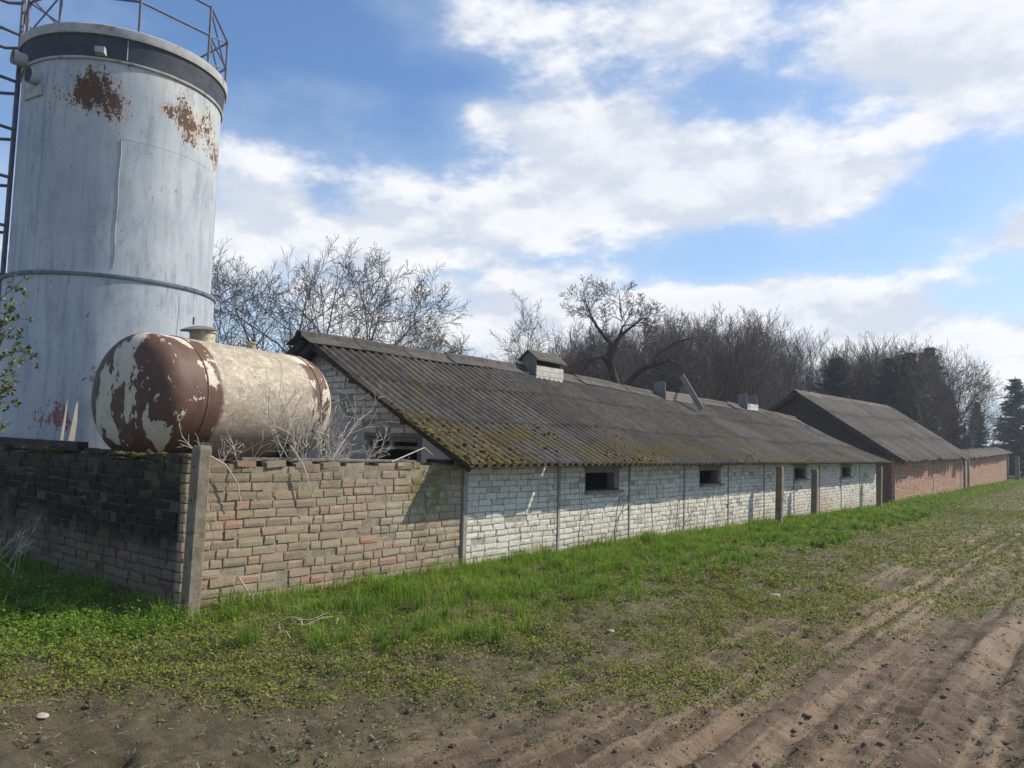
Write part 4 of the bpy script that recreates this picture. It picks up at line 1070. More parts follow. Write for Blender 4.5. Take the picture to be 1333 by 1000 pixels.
def tree_meshes(seed, h, rad, spec, bark, twig, limbs=None, lean=(0, 0), thick=1.0):
    """unit tree at the origin: (trunk mesh, crown mesh)"""
    r = np.random.default_rng(seed); out = []
    if limbs is None:
        grow(r, np.array([0, 0, -.3]), unit(np.array([lean[0], lean[1], 1.0])), h * .62 if spec is SPREAD else h * .93, rad, 0, spec, out)
    else:
        for (pl, r0, r1, lev, nch, cl) in limbs:     # given main limbs with branches grown from them
            pl = np.array(pl, float); rads = np.linspace(r0, r1, len(pl)); out.append((0, pl, rads)); n = nch; az = 0.
            for j in range(n):
                f = .30 + .70 * (j + r.uniform(.1, .9)) / n; q = f * (len(pl) - 1); i = min(int(q), len(pl) - 2); pos = pl[i] + (pl[i + 1] - pl[i]) * (q - i); tdir = unit(pl[i + 1] - pl[i])
                az += 2.4 + r.normal() * .5; u = unit(crs(tdir, (0.31, .52, .79))); v = crs(tdir, u); a = math.radians(48 + r.normal() * 10)
                grow(r, pos, tdir * math.cos(a) + (u * math.cos(az) + v * math.sin(az)) * math.sin(a), cl * (1.2 - .5 * f) * r.uniform(.7, 1.2), (r0 + (r1 - r0) * f) * .5, lev, spec, out)
    tr = [(p, rr_ * thick) for l, p, rr_ in out if l <= 1 and (limbs is None or l == 0)]; cr = [(p, np.maximum(rr_ * thick, .0062)) for l, p, rr_ in out if not (l <= 1 and (limbs is None or l == 0))]
    tm = tubes_mesh('trunk', tr, 7); tm.materials.append(bark); cm = tubes_mesh('crown', cr, 3); cm.materials.append(twig); return tm, cm


def put_tree(name, meshes, loc, rz, sc, label, group=None, cat='tree'):
    root = thing(name, loc, rz); root.scale = sc if hasattr(sc, '__len__') else (sc,) * 3; tag(root, label, cat, group)
    obj('trunk', meshes[0], None, root); obj('crown', meshes[1], None, root); return root


def at_px(px, D, pitch=R_(4.33), yaw_=R_(38.44), roll=.028):
    """ground point seen in image column px (y about the horizon) at D metres, used once for laying out the far trees"""
    u = px - 666.5; v = -80.0; c_, s_ = math.cos(roll), math.sin(roll); ur = c_ * u - s_ * v; vr = s_ * u + c_ * v
    fw = 1000 * math.cos(pitch) - vr * math.sin(pitch); X = ur * math.cos(yaw_) - fw * math.sin(yaw_); Y = ur * math.sin(yaw_) + fw * math.cos(yaw_); k = D / math.hypot(X, Y); return X * k, Y * k


SPR = [tree_meshes(200 + k, 9.0, .17, SPREAD, M['bark'], M['twig']) for k in range(3)]
POP = [tree_meshes(300 + k, 9.0, .10, POPLAR, M['bark_brown'], M['twig_wood'], None, (.05 * (k - 2), .03)) for k in range(5)]
BIR = [tree_meshes(400, 8.0, .12, BIRCH, M['bark'], M['twig_light'])]
THK = [tree_meshes(500 + k, 3.2, .035, THICKET, M['bark_brown'], M['twig']) for k in range(3)]
def GZ_(x, y): return float(ground_h(x, y))
HGT = {}
def tree_at(name, ms, px, D, top, h0, label, group=None, rz=0., wide=1.0):
    x, y = at_px(px, D); hh = 1.9 + (top * D) / 1000.0; s_ = hh / max(v.co.z for v in ms[1].vertices) if ms[1].name not in HGT else hh / HGT[ms[1].name]; HGT[ms[1].name] = hh / s_
    return put_tree(name, ms, (x, y, GZ_(x, y) - .1), rz, (s_ * wide, s_ * wide, s_), label, group)
# left group behind the tower (column, distance, rise of the top above the horizon in px)
tree_at('bare_tree', SPR[0], 376, 30, 268, 9.0, 'tall bare tree rising behind the tank and shed ridge end', None, .5, 1.0)
tree_at('bare_tree', SPR[1], 305, 28, 245, 9.0, 'bare tree closest to the right edge of the steel tower', None, 2.2, .85)
tree_at('bare_tree', SPR[2], 455, 31, 256, 9.0, 'wide bare tree with long right-sweeping limbs above the near ridge', None, 1.0, .88)
tree_at('bare_tree', SPR[0], 512, 35, 195, 9.0, 'smaller bare tree between the wide bare tree and the birch', None, 3.9, .8)
tree_at('birch_tree', BIR[0], 574, 33, 176, 8.0, 'fine-twigged drooping birch above the shed ridge left of the vents', None, .4, .95)
tree_at('birch_tree', BIR[0], 548, 38, 158, 8.0, 'lower drooping birch half hidden left of the fine-twigged birch', None, 2.4, 1.0)
# gnarled tree in the middle
lim = [([(0, 0, -.3), (.05, 0, 1.5), (-.05, 0, 2.8), (0, 0, 3.9)], .24, .19, 2, 1, 1.0),
       ([(0, 0, 3.9), (-.22, .05, 4.6), (-.45, .05, 5.3), (-.40, 0, 5.6), (-.27, 0, 5.9)], .17, .13, 1, 3, 1.1),
       ([(-.27, 0, 5.9), (-.04, .1, 6.3), (.06, .2, 6.8), (-.04, .1, 7.3), (-.1, .0, 8.0)], .11, .010, 1, 8, 1.35),
       ([(-.27, 0, 5.9), (-.6, -.2, 6.2), (-.92, -.3, 6.6), (-1.2, -.2, 7.1), (-1.42, -.2, 7.7)], .10, .010, 1, 8, 1.45),
       ([(-.04, .1, 6.3), (.4, .3, 6.7), (.8, .2, 7.0), (1.15, .3, 7.05)], .07, .008, 1, 8, 1.0),
       ([(0, 0, 3.9), (.4, -.1, 4.55), (.75, -.2, 4.95), (1.2, -.1, 5.15), (1.45, 0, 5.65), (2.2, .1, 6.1), (2.9, .1, 6.3)], .16, .012, 1, 12, 1.3),
       ([(1.2, -.1, 5.15), (1.8, -.3, 5.3), (2.5, -.4, 5.0)], .06, .02, 1, 6, .9),
       ([(-.35, .05, 5.0), (-.7, .2, 5.5), (-1.2, .3, 5.35), (-1.55, .3, 4.7)], .08, .02, 1, 8, .9)]
GN = tree_meshes(77, 8, .2, GNARL, M['bark_dark'], M['twig_dark'], lim, thick=1.0)
x, y = at_px(806, 30); put_tree('gnarled_tree', GN, (x, y, -.35), R_(30), (1.0, 1.0, 1.0), 'gnarled forked bare tree with curving limbs in front of the wood')
tree_at('bare_tree', SPR[1], 708, 31, 190, 9.0, 'round bare tree just behind the gabled roof vent', None, 4.0, .95)
tree_at('bare_tree', SPR[2], 684, 36, 140, 9.0, 'low bare tree at the left edge of the wood', None, .2, .7)
# the wood
rw = random.Random(17)
def skyline(px): return float(np.interp(px, [650, 680, 740, 820, 900, 960, 1020, 1080, 1130, 1180, 1230, 1260], [85, 130, 155, 172, 186, 180, 160, 148, 145, 136, 125, 105]))
def clear_of_barn(px, D):
    x, y = at_px(px, D); return not (x > -15.5 and y < 52) and not (x > -9.5 and y < 80)
for k in range(215):
    px = 655 + 575 * ((k * .618034) % 1.0); D = 34 + 14 * rw.random() + 16 * max(0, (px - 850) / 300); top = skyline(px) * rw.uniform(.80, 1.03)
    if not clear_of_barn(px, D): continue
    tree_at('wood_tree', POP[k % 5], px, D, top, 8.6, 'slender upright bare tree of the dense wood behind the sheds', 'slender trees of the wood', rw.uniform(0, 6.28), rw.uniform(.9, 1.35))
for k in range(5):
    px = (1150, 1226, 1243, 1264, 1288)[k]; tree_at('bare_tree', SPR[k % 3], px, 62 + 4 * k, (140, 130, 124, 112, 60)[k], 9.0, ('bare tree behind the conifers over the barn roof', 'bare spreading tree touching the tallest conifer on its right', 'bare spreading tree, second right of the tallest conifer', 'bare spreading tree, third right of the tallest conifer', 'small bare tree left of the conifer at the far right edge')[k], None, 1.3 * k, .8)
# undergrowth below the wood: one mass
Vs, Fs, n = [], [], 0
for k in range(90):
    px = 250 + 1120 * rw.random(); D = rw.uniform(27, 33) if px < 640 else (rw.uniform(30, 40) + max(0, px - 800) * .07); x, y = at_px(px, D); tm, cm = THK[k % 3]
    if not clear_of_barn(px, D): continue
    for me in (tm, cm):
        A = np.empty(len(me.vertices) * 3, np.float32); me.vertices.foreach_get('co', A); A = A.reshape(-1, 3); Fi = np.empty(len(me.loops), np.int32); me.loops.foreach_get('vertex_index', Fi)
        a = rw.uniform(0, 6.28); ca, sa = math.cos(a), math.sin(a); s_ = rw.uniform(.9, 1.6); B = np.stack([(A[:, 0] * ca - A[:, 1] * sa) * s_ * 1.4 + x, (A[:, 0] * sa + A[:, 1] * ca) * s_ * 1.4 + y, A[:, 2] * s_ - .3], -1)
        Vs.append(B); Fs.append(Fi.reshape(-1, 4) + n); n += len(B)
tag(obj('undergrowth', fast_mesh('undergrowth', np.concatenate(Vs), np.concatenate(Fs)), M['twig']), 'tangled leafless undergrowth below the wood', 'undergrowth', kind='stuff')

# conifers
m, t, b = mat('needles', .7, .2); a_ = t.node('ShaderNodeAttribute', {'attribute_name': 'rnd'}).outputs['Fac']
finish(t, b, t.mix(a_, (.045, .066, .060), (.09, .12, .092))); M['needle'] = m
def conifer(seed, h, rad):
    r = np.random.default_rng(seed); tr = [(np.array([[0, 0, -.3], [0.02, 0, h * .5], [0, .02, h]]), np.array([.14, .08, .012]))]; V = []; rnd = []
    z = h * .06
    while z < h * .98:
        f = 1 - z / h; n = int(7 + 5 * f); L0 = rad * (f ** .8) * 1.05 + .08
        for k in range(n):
            a = r.uniform(0, 6.28); L = L0 * r.uniform(.6, 1.15); dr = np.array([math.cos(a), math.sin(a), 0]); p0 = np.array([0, 0, z]); drop = r.uniform(.1, .35)
            tips = [p0 + dr * L * s_ + np.array([0, 0, -drop * L * s_ + .25 * L * s_ * s_]) for s_ in (0, .35, .7, 1.)]
            tr.append((np.array(tips), np.linspace(.02 * f + .006, .004, 4)))
            m_ = int(70 * L + 20); s_ = r.uniform(.12, 1.02, m_); c = p0 + dr * (L * s_)[:, None] + np.stack([r.normal(0, .07, m_), r.normal(0, .07, m_), -drop * L * s_ + .25 * L * s_ * s_ + r.normal(0, .04, m_)], -1)
            dd = dr * .6 + r.normal(0, .55, (m_, 3)); dd /= np.linalg.norm(dd, axis=1, keepdims=True); sd = np.cross(dd, r.normal(size=(m_, 3))); sd /= np.linalg.norm(sd, axis=1, keepdims=True) + 1e-9; ln = r.uniform(.12, .28, m_)[:, None]
            V.append(np.stack([c - sd * .03, c + sd * .03, c + dd * ln - np.array([0, 0, .03])], 1)); rnd.append(np.repeat(r.uniform(0, 1, m_) * .7 + .3 * r.random(), 3))
        z += h * .028
    V = np.concatenate(V).reshape(-1, 3); tm = tubes_mesh('trunk', [(np.array(p), q) for p, q in tr], 4); tm.materials.append(M['bark_brown'])
    cm = fast_mesh('crown', V, np.arange(len(V)).reshape(-1, 3), False, {'rnd': np.concatenate(rnd)}); cm.materials.append(M['needle']); return tm, cm
CON = [conifer(600, 8, 1.9), conifer(601, 8, 1.5)]
for k, (px, D, top, w, lab) in enumerate(((1088, 52, 118, 1.5, 'broad dark conifer just above the barn ridge'), (1122, 56, 95, 1.0, 'shorter dark conifer behind the barn ridge end'), (1160, 54, 116, 1.2, 'dark conifer second left of the tallest evergreen'), (1186, 55, 122, 1.25, 'dark conifer beside the tallest evergreen on its left'),
                                         (1210, 67, 126, 1.25, 'tallest dark conifer at the right end of the wood'), (1236, 66, 76, 1.1, 'low dark conifer right of the tallest evergreen'), (1272, 76, 62, 1.0, 'small dark conifer above the far red wall'), (1324, 82, 88, 1.5, 'dark conifer standing at the far right edge'))):
    tree_at('conifer', CON[k % 2], px, D, top, 8.0, lab, None, k * 1.1, w)
# dark hedge closing the far field
r = np.random.default_rng(71); n = 60000; hx = r.uniform(-34, 60, n); hy = 84 + r.normal(0, 2.0, n) + np.abs(hx) * .05; hh = 3.4 * (.6 + .8 * fbm(hx, hx * 0, .25, 3, 5)); hz = r.random(n) ** .8 * hh - .4
dd = r.normal(size=(n, 3)); dd /= np.linalg.norm(dd, axis=1, keepdims=True); sd = np.cross(dd, r.normal(size=(n, 3))); sd /= np.linalg.norm(sd, axis=1, keepdims=True); c = np.stack([hx, hy, hz], -1); V = np.stack([c - sd * .05, c + sd * .05, c + dd * .32], 1).reshape(-1, 3)
tag(obj('hedge', fast_mesh('hedge', V, np.arange(3 * n).reshape(-1, 3), False, {'rnd': np.repeat(r.random(n), 3)}), M['needle']), 'dark evergreen hedge closing the far field', 'hedge', kind='stuff')

# ------------------------------------------------------------------ dead shrubs and stalks
DEAD = [dict(n=4, ang=28, ratio=.55, seg=5, wob=.22, up=.1, start=.3, taper=.5, rr=.75), dict(n=3, ang=34, ratio=.55, seg=4, wob=.25, up=.1, start=.25, rr=.75), dict(n=0, ang=0, ratio=0, seg=3, wob=.2, up=0)]
def dry_shrub(loc, seed, n, hgt, spread, label, lean=(0, 0), rad=.010, material='dead', name='dry_shrub', group=None):
    r = np.random.default_rng(seed); root = thing(name, loc); tag(root, label, 'shrub', group)
    for k in range(n):
        out = []; p = np.array([r.normal(0, spread), r.normal(0, spread * 1.6), 0.0]); d = unit(np.array([lean[0] + r.normal(0, .32), lean[1] + r.normal(0, .35), 1.0]))
        grow(r, p, d, hgt * r.uniform(.5, 1.1), rad * r.uniform(.6, 1.2), 0, DEAD, out); me = tubes_mesh('stem', [(a, np.maximum(b_ * .62, .0022)) for l, a, b_ in out], 5); obj('stem', me, M[material], root)
    return root
dry_shrub((-7.35, 4.55, 1.2), 1, 5, .62, .10, 'sparse bleached dead shrub beside the near post on the wall', (.2, -.15), .009)
dry_shrub((-7.40, 5.55, 1.22), 2, 20, 1.05, .13, 'dense bleached dead shrub standing before the middle of the tank', (.12, 0), .011)
dry_shrub((-7.45, 6.25, 1.2), 3, 9, .60, .14, 'bleached dead shrub before the far end of the tank', (.1, .2), .010)
dry_shrub((-7.3, 6.85, 1.2), 4, 4, .32, .10, 'low dead twigs on the wall below the gable window', (.1, .25), .008)
dry_shrub((-9.3, 3.25, 0.0), 5, 6, .62, .20, 'bare dead shrub in the grass before the sooty wall', (.25, .1), .009)
dry_shrub((-10.3, 3.0, 0.0), 6, 5, .75, .2, 'bare dead shrub at the left picture edge', (.5, .1), .011)
def stick(pts, rad, label, material='dead', name='dead_branch', cat='branch', group=None):
    mb = MB(); mb.tube(pts, list(np.linspace(rad, rad * .55, len(pts))), 6); tag(mb.build(name, M[material], None, True), label, cat, group)
stick([(-6.84, 3.98, 1.50), (-6.80, 4.15, 1.40), (-6.79, 4.28, 1.22), (-6.80, 4.33, 1.05)], .010, 'pale twig hanging over the wall right of the near post')
stick([(-6.9, 4.95, 1.6), (-6.80, 5.05, 1.40), (-6.79, 5.15, 1.15), (-6.80, 5.22, .95)], .009, 'pale twig hanging down the brick face under the tank')
stick([(-7.3, 4.35, 1.36), (-7.0, 4.9, 1.75)], .014, 'brown stick crossing the tank behind the near post', 'dead_dark')
stick([(-6.95, 6.45, 1.42), (-6.9, 6.95, 1.60), (-6.95, 7.25, 1.45)], .009, 'bent white twig sticking up at the gable window')
stick([(-6.78, 4.35, .30), (-6.70, 4.52, .02)], .011, 'short broken stick leaning on the base of the brick wall')
for k in range(9):
    rk = random.Random(60 + k); x = -5.55 + rk.uniform(-.25, .25); y = 4.15 + rk.uniform(-.35, .35); a = rk.uniform(0, 3.14); L = rk.uniform(.12, .30); z = GZ_(x, y) + .05 + rk.uniform(0, .05)
    stick([(x, y, z), (x + L * .5 * math.cos(a), y + L * .5 * math.sin(a), z + rk.uniform(-.02, .05)), (x + L * math.cos(a + .3), y + L * math.sin(a + .3), z + rk.uniform(-.03, .05))], .0035, 'bleached twig of the small pile in the grass before the near post', 'dead', 'dead_twig', 'twig', 'twigs piled in the grass')
# thin dark stalks in front of the white wall
for k, (y, dx, L, tx, ty) in enumerate(((10.1, .25, 1.15, .1, .25), (10.9, .3, 1.0, .1, .22), (11.1, .3, .95, .1, .2), (12.0, .55, .9, -.05, .35), (12.5, .5, 1.1, -.1, .75), (13.2, .35, .8, 0, .4), (14.0, .3, .75, .0, .1), (14.5, .3, .9, .05, .25), (15.3, .3, .85, .05, -.1), (16.0, .3, .6, 0, .3), (12.9, .5, .9, .0, .9), (17.4, .35, .7, 0, .5))):
    z = GZ_(XW + dx, y); r = np.random.default_rng(k + 80); out = []
    grow(r, np.array([0, 0, -.05]), unit(np.array([tx - .1, ty, 1.0])), L, .0075, 0, [dict(n=3, ang=24, ratio=.35, seg=6, wob=.12, up=0, start=.4, taper=.4, rr=.6), dict(n=0, ang=0, ratio=0, seg=3, wob=.2, up=0)], out)
    o = obj('dry_stalk', tubes_mesh('dry_stalk', [(a, np.maximum(b_, .003)) for l, a, b_ in out], 5), M['dead_dark']); o.location = (XW + dx, y, z)
    tag(o, 'thin dark dry stalk standing before the white shed wall', 'stalk', 'dry stalks along the white wall')

# leafing bush at the left edge
m, t, b = mat('bud_leaf', .6, .3); a_ = t.node('ShaderNodeAttribute', {'attribute_name': 'rnd'}).outputs['Fac']; finish(t, b, t.mix(a_, (.045, .065, .02), (.16, .19, .06))); M['bud'] = m
bush = thing('leafing_bush', (-8.86, 2.52, 0.0)); tag(bush, 'young bush with opening green leaves at the left edge before the tower', 'bush')
r = np.random.default_rng(91); out = []
for k in range(4): grow(r, np.array([r.normal(0, .1), r.normal(0, .1), -.05]), unit(np.array([r.normal(.05, .1), r.normal(.06, .1), 1.0])), 3.0 * r.uniform(.8, 1.05), .022, 0, [dict(n=9, ang=38, ratio=.22, seg=9, wob=.10, up=.1, start=.45, taper=.25, rr=.6), dict(n=5, ang=40, ratio=.5, seg=4, wob=.25, up=.2, start=.2, rr=.6), dict(n=0, ang=0, ratio=0, seg=3, wob=.2, up=0)], out)
obj('stems', tubes_mesh('stems', [(a, np.maximum(b_, .003)) for l, a, b_ in out], 5), M['dead_dark'], bush)
V = []; rn = []
for l, a, b_ in out:
    if l == 0: continue
    for q in range(3):
        i = r.integers(1, len(a)); c = a[i]
        for z in range(3):
            dd = unit(r.normal(size=3) + np.array([0, 0, .4])); sd = unit(np.cross(dd, r.normal(size=3))); L = r.uniform(.03, .06); V.append([c, c + dd * L * .5 + sd * L * .3, c + dd * L, c + dd * L * .5 - sd * L * .3]); rn += [r.random()] * 4
V = np.array(V).reshape(-1, 3); o = obj('leaves', fast_mesh('leaves', V, np.arange(len(V)).reshape(-1, 4), False, {'rnd': rn}), M['bud'], bush); o['kind'] = 'stuff'

# ------------------------------------------------------------------ grass and ground cover
def veg_material(name, stops, transl=.35):
    m = bpy.data.materials.new(name); m.use_nodes = True; t = NT(m.node_tree); t.n.clear(); out = t.node('ShaderNodeOutputMaterial')
    a_ = t.node('ShaderNodeAttribute', {'attribute_name': 'rnd'}).outputs['Fac']; P = gpos(t); n = t.noise(P, 1.1, 4, .6)
    c = t.ramp(t.m('ADD', t.m('MULTIPLY', a_, .75), t.m('MULTIPLY', t.m('SUBTRACT', n, .36), 1.0), clamp=True), stops)
    p = t.node('ShaderNodeBsdfPrincipled', None, Base_Color=c, Roughness=.65); p.inputs['Specular IOR Level'].default_value = .12
    tr = t.node('ShaderNodeBsdfTranslucent', None, Color=t.mix(1, c, (1.15, 1.25, .6), 'MULTIPLY')); mx = t.node('ShaderNodeMixShader'); mx.inputs[0].default_value = transl
    t.l.new(p.outputs[0], mx.inputs[1]); t.l.new(tr.outputs[0], mx.inputs[2]); t.l.new(mx.outputs[0], out.inputs[0]); return m
M['grass'] = veg_material('grass_blade', [(0, (.065, .115, .018)), (.35, (.125, .225, .030)), (.62, (.205, .305, .045)), (.84, (.28, .30, .065)), (.93, (.30, .25, .13)), (1, (.36, .30, .18))], .35)
M['cover'] = veg_material('weed_leaf', [(0, (.07, .10, .018)), (.35, (.13, .165, .027)), (.6, (.195, .21, .042)), (.85, (.24, .215, .065)), (1, (.19, .12, .07))], .2)
M['sprig'] = veg_material('mud_weed', [(0, (.07, .085, .035)), (.5, (.125, .145, .07)), (.85, (.20, .21, .12)), (1, (.15, .10, .08))], .2)


def mud_edge(y): return np.interp(y, [-2, 1.9, 2.5, 3.0, 3.8, 4.6, 5.4, 6.5, 9.7, 13.8, 18.5, 26.7, 60], [-7.4, -5.7, -4.9, -4.15, -3.35, -2.75, -2.4, -2.15, -1.9, -2.0, -2.1, -2.2, -2.0])
def tall_edge(y): return np.interp(y, [-2, 2.3, 3.0, 3.6, 4.4, 5.5, 6.7, 10, 13, 20, 34, 70], [-9.5, -8.6, -6.7, -5.6, -5.0, -4.6, -4.75, -4.85, -4.9, -4.9, -5.2, -5.6])
def wall_clear(x, y): return ((x > XW + .03) | (y < 3.78)) & ~((np.abs(x + 6.72) < .06) & (np.abs(y - 3.83) < .06))


def blades(n, xr, yr, hmin, hmax, w, seed, keep, hfun, tri=False):
    r = np.random.default_rng(seed); u = r.random(n); y = yr[0] + (yr[1] - yr[0]) * u ** yr[2]; x = r.uniform(xr[0], xr[1], n); ok = keep(x, y, r.random(n)) & wall_clear(x, y); x, y = x[ok], y[ok]; n = len(x)
    dist = np.hypot(x, y); wd = w * r.uniform(.6, 1.3, n) * np.maximum(1, dist / 9); h = (hmin + (hmax - hmin) * r.random(n) ** 1.5) * hfun(x, y); z = ground_h(x, y) - .01
    a = r.uniform(0, 2 * np.pi, n); lean = r.uniform(.15, .75, n); dx, dy = np.cos(a), np.sin(a); sx, sy = -dy, dx; b0 = np.stack([x, y, z], -1); S = np.stack([sx, sy, 0 * sx], -1) * wd[:, None] * .5; D = np.stack([dx, dy, 0 * dx], -1)
    p1 = b0 + D * (h * lean * .3)[:, None] + np.array([0, 0, 1.]) * (h * .6)[:, None]; p2 = b0 + D * (h * lean)[:, None] + np.array([0, 0, 1.]) * (h * (1 - lean * .35))[:, None]
    V = np.stack([b0 - S, b0 + S, p1 + S * .75, p1 - S * .75, p2], 1).reshape(-1, 3); k = np.arange(n)[:, None] * 5; F = np.concatenate([k + [0, 1, 2], k + [0, 2, 3], k + [3, 2, 4]], 1).reshape(-1, 3)
    return V, F, np.repeat(np.clip(r.normal(.45, .22, n), 0, 1), 5)


def join(parts):
    n = 0; Vs, Fs, A = [], [], []
    for V, F, a in parts: Vs.append(V); Fs.append(F + n); A.append(a); n += len(V)
    return np.concatenate(Vs), np.concatenate(Fs), np.concatenate(A)


def tall_keep(x, y, q):
    e = tall_edge(y) + .9 * (fbm(x, y, .9, 3, 4) - .5) * 2; return q < sstep(e - x, -.9, .7) * (.25 + .75 * sstep(fbm(x, y, 2.6, 4, 14), .36, .56))
def tall_h(x, y):
    d = sstep(tall_edge(y) - x, -.5, 1.5); return .88 * (.35 + .65 * d) * (.30 + 1.3 * fbm(x, y, 1.7, 4, 24)) * (1 - .45 * np.exp(-((x + 7.9) / 1.5) ** 2) * (y < 3.7))
parts = [blades(200000, (-12.5, -3.6), (1.6, 13, 1.0), .07, .27, .0060, 1, tall_keep, tall_h), blades(90000, (-6.9, -3.6), (12, 36, 1.3), .07, .26, .0075, 2, tall_keep, tall_h), blades(26000, (-6.9, -3.2), (34, 80, 1.2), .10, .36, .008, 3, tall_keep, tall_h)]
r = np.random.default_rng(31); tuf = []
while len(tuf) < 420:
    y = 2.2 + 26 * r.random() ** 1.5; e = float(tall_edge(y)); x = r.uniform(-6.75 if y > 3.8 else -9.5, e + .5)
    tuf.append((x, y, r.uniform(.4, 1.0)))
tuf = np.array(tuf); tq = np.repeat(tuf, 46, 0); nb_ = len(tq)
def tuft_blades():
    x = tq[:, 0] + r.normal(0, .035, nb_) * tq[:, 2]; y = tq[:, 1] + r.normal(0, .035, nb_) * tq[:, 2]; ok = wall_clear(x, y); x, y, sc_ = x[ok], y[ok], tq[ok, 2]; n = len(x); z = ground_h(x, y) - .01
    h = r.uniform(.14, .34, n) * sc_; wd = .0065 * r.uniform(.6, 1.3, n) * np.maximum(1, np.hypot(x, y) / 9); a = r.uniform(0, 6.283, n); lean = r.uniform(.2, 1.1, n); D = np.stack([np.cos(a), np.sin(a), 0 * a], -1); S = np.stack([-np.sin(a), np.cos(a), 0 * a], -1) * wd[:, None] * .5; b0 = np.stack([x, y, z], -1); up = np.array([0, 0, 1.])
    p1 = b0 + D * (h * lean * .3)[:, None] + up * (h * .62)[:, None]; p2 = b0 + D * (h * lean)[:, None] + up * (h * (1 - lean * .38))[:, None]
    V = np.stack([b0 - S, b0 + S, p1 + S * .75, p1 - S * .75, p2], 1).reshape(-1, 3); k = np.arange(n)[:, None] * 5; return V, np.concatenate([k + [0, 1, 2], k + [0, 2, 3], k + [3, 2, 4]], 1).reshape(-1, 3), np.repeat(np.clip(r.normal(.4, .25, n) + (sc_ - .9) * .3, 0, 1), 5)
parts.append(tuft_blades())
V, F, a = join(parts); tag(obj('grass', fast_mesh('grass', V, F, False, {'rnd': a}), M['grass']), 'lush green spring grass growing along the foot of the walls', 'grass', kind='stuff')


def leaves(n, xr, yr, size, seed, keep, hmax):
    r = np.random.default_rng(seed); u = r.random(n); y = yr[0] + (yr[1] - yr[0]) * u ** yr[2]; x = r.uniform(xr[0], xr[1], n); ok = keep(x, y, r.random(n)) & wall_clear(x, y); x, y = x[ok], y[ok]; n = len(x)
    dist = np.hypot(x, y); s = size * r.uniform(.6, 1.5, n) * np.clip(dist / 8, 1, 2.0); hz = hmax * r.random(n) ** 1.5 * (.4 + fbm(x, y, 2.2, 3, 6)) * np.maximum(1, dist / 14) ** .5; c = np.stack([x, y, ground_h(x, y) + hz], -1)
    a = r.uniform(0, 2 * np.pi, n); tl = r.normal(.25, .35, n); D = np.stack([np.cos(a) * np.cos(tl), np.sin(a) * np.cos(tl), np.sin(tl)], -1) * s[:, None]; S = np.stack([-np.sin(a), np.cos(a), r.normal(0, .3, n)], -1) * (s * .33)[:, None]
    V = np.stack([c - D * .5, c + S, c + D * .5, c - S], 1).reshape(-1, 3); k = np.arange(n)[:, None] * 4; return V, np.concatenate([k + [0, 1, 2], k + [0, 2, 3]], 1).reshape(-1, 3), np.repeat(np.clip(r.normal(.5, .24, n), 0, 1), 4)


def cov_keep(x, y, q):
    e = mud_edge(y) + 1.0 * (fbm(x, y, .8, 3, 44) - .5) * 2; dn = np.maximum(sstep(e - x, -.8, .9), .62 * sstep(y, 5.5, 15) * sstep(x, 1.6, -.6)); pat = sstep(.6 * fbm(x, y, 1.5, 3, 54) + .4 * fbm(x, y, 6.5, 3, 57), .40, .56); return q < dn * (.16 + .84 * pat)
parts = [leaves(9000, (-8.5, -1.0), (1.6, 14, 1.2), .040, 16, lambda x, y, q: cov_keep(x, y, q) & (fbm(x, y, 3.5, 3, 71) > .55), .05), leaves(370000, (-8.5, -1.2), (1.4, 11, 1.15), .019, 11, cov_keep, .055), leaves(190000, (-6.6, 1.0), (10, 34, 1.4), .021, 12, cov_keep, .06), leaves(90000, (-6.8, 6), (30, 90, 1.3), .03, 13, lambda x, y, q: q < .9, .08),
         blades(60000, (-8, -1.5), (1.4, 12, 1.1), .03, .10, .004, 14, cov_keep, lambda x, y: .5 + fbm(x, y, 2, 2, 3))]
V, F, a = join(parts); tag(obj('ground_cover', fast_mesh('ground_cover', V, F, False, {'rnd': a}), M['cover']), 'low yellow-green weeds carpeting the ground between grass and mud', 'weeds', kind='stuff')
# broad-leaved clover by the near corner
def clo_keep(x, y, q): return q < np.exp(-((x + 7.6) / 1.3) ** 2 - ((y - 3.0) / .75) ** 2) * sstep(fbm(x, y, 2.0, 3, 64), .3, .5)
V, F, a = leaves(60000, (-10.5, -5.4), (1.9, 4.6, 1.0), .028, 15, clo_keep, .17)
tag(obj('clover', fast_mesh('clover', V, F, False, {'rnd': a * .6}), M['grass']), 'patch of leafy green weeds before the sooty wall corner', 'weeds', kind='stuff')
# sprigs in the mud
r = np.random.default_rng(66); parts = []
cx_ = []; 
while len(cx_) < 1700:
    y = 2.6 + 22 * r.random() ** 1.7; x = r.uniform(-3.9, 1.2); e = float(mud_edge(y))
    if x < e - .3 or r.random() > .25 + .75 * float(fbm(x * 3, y * .7, 1.0, 2, 7)) or (x - e) > 3.5: continue
    cx_.append((x, y))
Vs = []; rn = []
for (x, y) in cx_:
    n = int(r.integers(6, 24)); sp = r.uniform(.015, .055); px_ = x + r.normal(0, sp, n); py_ = y + r.normal(0, sp, n); s = r.uniform(.009, .024, n) * max(1, math.hypot(x, y) / 9)
    c = np.stack([px_, py_, ground_h(px_, py_) + r.uniform(.004, .03, n)], -1); a = r.uniform(0, 6.28, n); tl = r.normal(.35, .4, n); D = np.stack([np.cos(a) * np.cos(tl), np.sin(a) * np.cos(tl), np.sin(tl)], -1) * s[:, None]; S = np.stack([-np.sin(a), np.cos(a), r.normal(0, .3, n)], -1) * (s * .3)[:, None]
    Vs.append(np.stack([c - D * .5, c + S, c + D * .5, c - S], 1).reshape(-1, 3)); rn.append(np.repeat(np.clip(r.normal(.5, .25, n), 0, 1), 4))
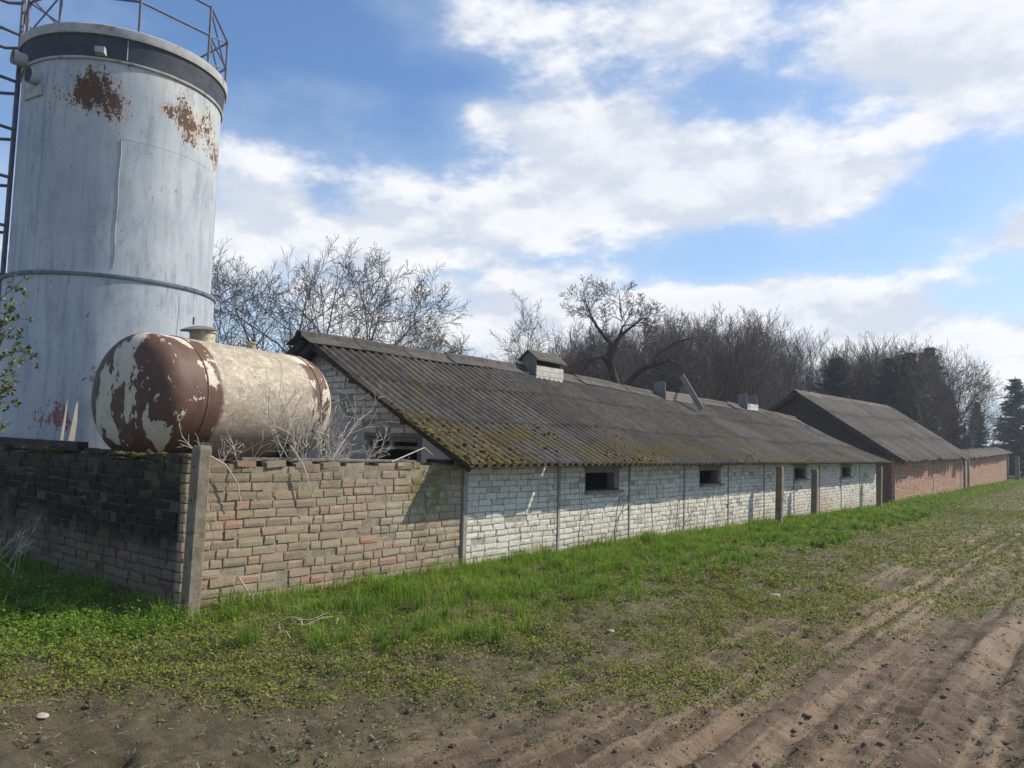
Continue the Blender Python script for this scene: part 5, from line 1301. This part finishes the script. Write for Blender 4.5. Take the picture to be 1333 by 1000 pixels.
V = np.concatenate(Vs); tag(obj('mud_weeds', fast_mesh('mud_weeds', V, np.arange(len(V)).reshape(-1, 4), False, {'rnd': np.concatenate(rn)}), M['sprig']), 'scattered small grey-green weeds in the bare mud', 'weeds', kind='stuff')
# clods of earth
r = np.random.default_rng(5); pts = []
for k in range(9000):
    y = 1.8 + 16 * r.random() ** 1.8; x = r.uniform(-5.2, 1.0)
    if x < float(mud_edge(y)) - .5 or fbm(x, y, 1.9, 3, 88) < .46: continue
    pts.append((x, y, GZ_(x, y) + .0))
M['soil_clod'] = simple('soil_clod', (.09, .062, .039), (.14, .10, .065), 9, bump=.8, bscale=90)
o = moss_lumps(None, 'clods', pts, M['soil_clod'], .004, .027, 9, .6, 3.0); tag(o, 'crumbled clods of earth lying in the ruts', 'soil', kind='stuff')
# straw and dead leaf litter
r = np.random.default_rng(19); n = 5200; y = 1.7 + 18 * r.random(n) ** 1.7; x = r.uniform(-6.5, 1.0, n); L = r.uniform(.012, .07, n); wd = r.uniform(.0015, .006, n); a_ = r.uniform(0, 6.283, n); ok = wall_clear(x, y); x, y, L, wd, a_ = x[ok], y[ok], L[ok], wd[ok], a_[ok]; n = len(x)
D = np.stack([np.cos(a_), np.sin(a_), r.normal(0, .15, n)], -1) * L[:, None] * .5; S = np.stack([-np.sin(a_), np.cos(a_), 0 * a_], -1) * wd[:, None]; c = np.stack([x, y, ground_h(x, y) + r.uniform(.004, .03, n)], -1)
V = np.stack([c - D - S * .6, c - D + S * .6, c + D + S * .4, c + D - S * .4], 1).reshape(-1, 3)
M['litter'] = veg_material('straw_litter', [(0, (.10, .07, .045)), (.5, (.26, .20, .13)), (.85, (.42, .35, .24)), (1, (.5, .45, .36))], .1)
tag(obj('plant_litter', fast_mesh('plant_litter', V, np.arange(len(V)).reshape(-1, 4), False, {'rnd': np.repeat(r.random(n), 4)}), M['litter']), 'bits of straw and dead leaf scattered over the soil', 'litter', kind='stuff')
# pale stones
for k, (x, y, s_, lab) in enumerate(((-5.05, 1.98, .032, 'pale flat stone in the mud at the lower left corner'), (-3.72, 6.25, .028, 'small pale stone in the weeds in the middle of the field'), (-3.35, 9.5, .05, 'grey clod-like stone in the weeds before the shed'))):
    mb = MB(); rq = random.Random(k); prof = [(.3, -.3), (.9, -.1), (1, .15), (.75, .4), (.3, .5)]; mb.lathe([(a * s_, b_ * s_) for a, b_ in prof], 9)
    mb.v = [(v[0] * rq.uniform(.85, 1.25) * 1.3, v[1] * rq.uniform(.8, 1.2), v[2] * rq.uniform(.8, 1.2)) for v in mb.v]; o = mb.build('stone', M['stone'], None, True); o.location = (x, y, GZ_(x, y)); tag(o, lab, 'stone')

# ------------------------------------------------------------------ haze volume, added to lift the blacks
m = bpy.data.materials.new('haze_air'); m.use_nodes = True; t = NT(m.node_tree); t.n.clear(); out = t.node('ShaderNodeOutputMaterial')
pv = t.node('ShaderNodeVolumePrincipled'); pv.inputs['Color'].default_value = (.82, .88, 1.0, 1); pv.inputs['Density'].default_value = .0009; pv.inputs['Anisotropy'].default_value = .2
t.l.new(pv.outputs[0], out.inputs['Volume'])
mb = MB(); mb.box((0, 600, 6.0), (2000, 2000, 16.0)); hz = mb.build('haze', m); tag(hz, 'thin pale haze added over the farm to lift the darks', 'haze', kind='stuff')
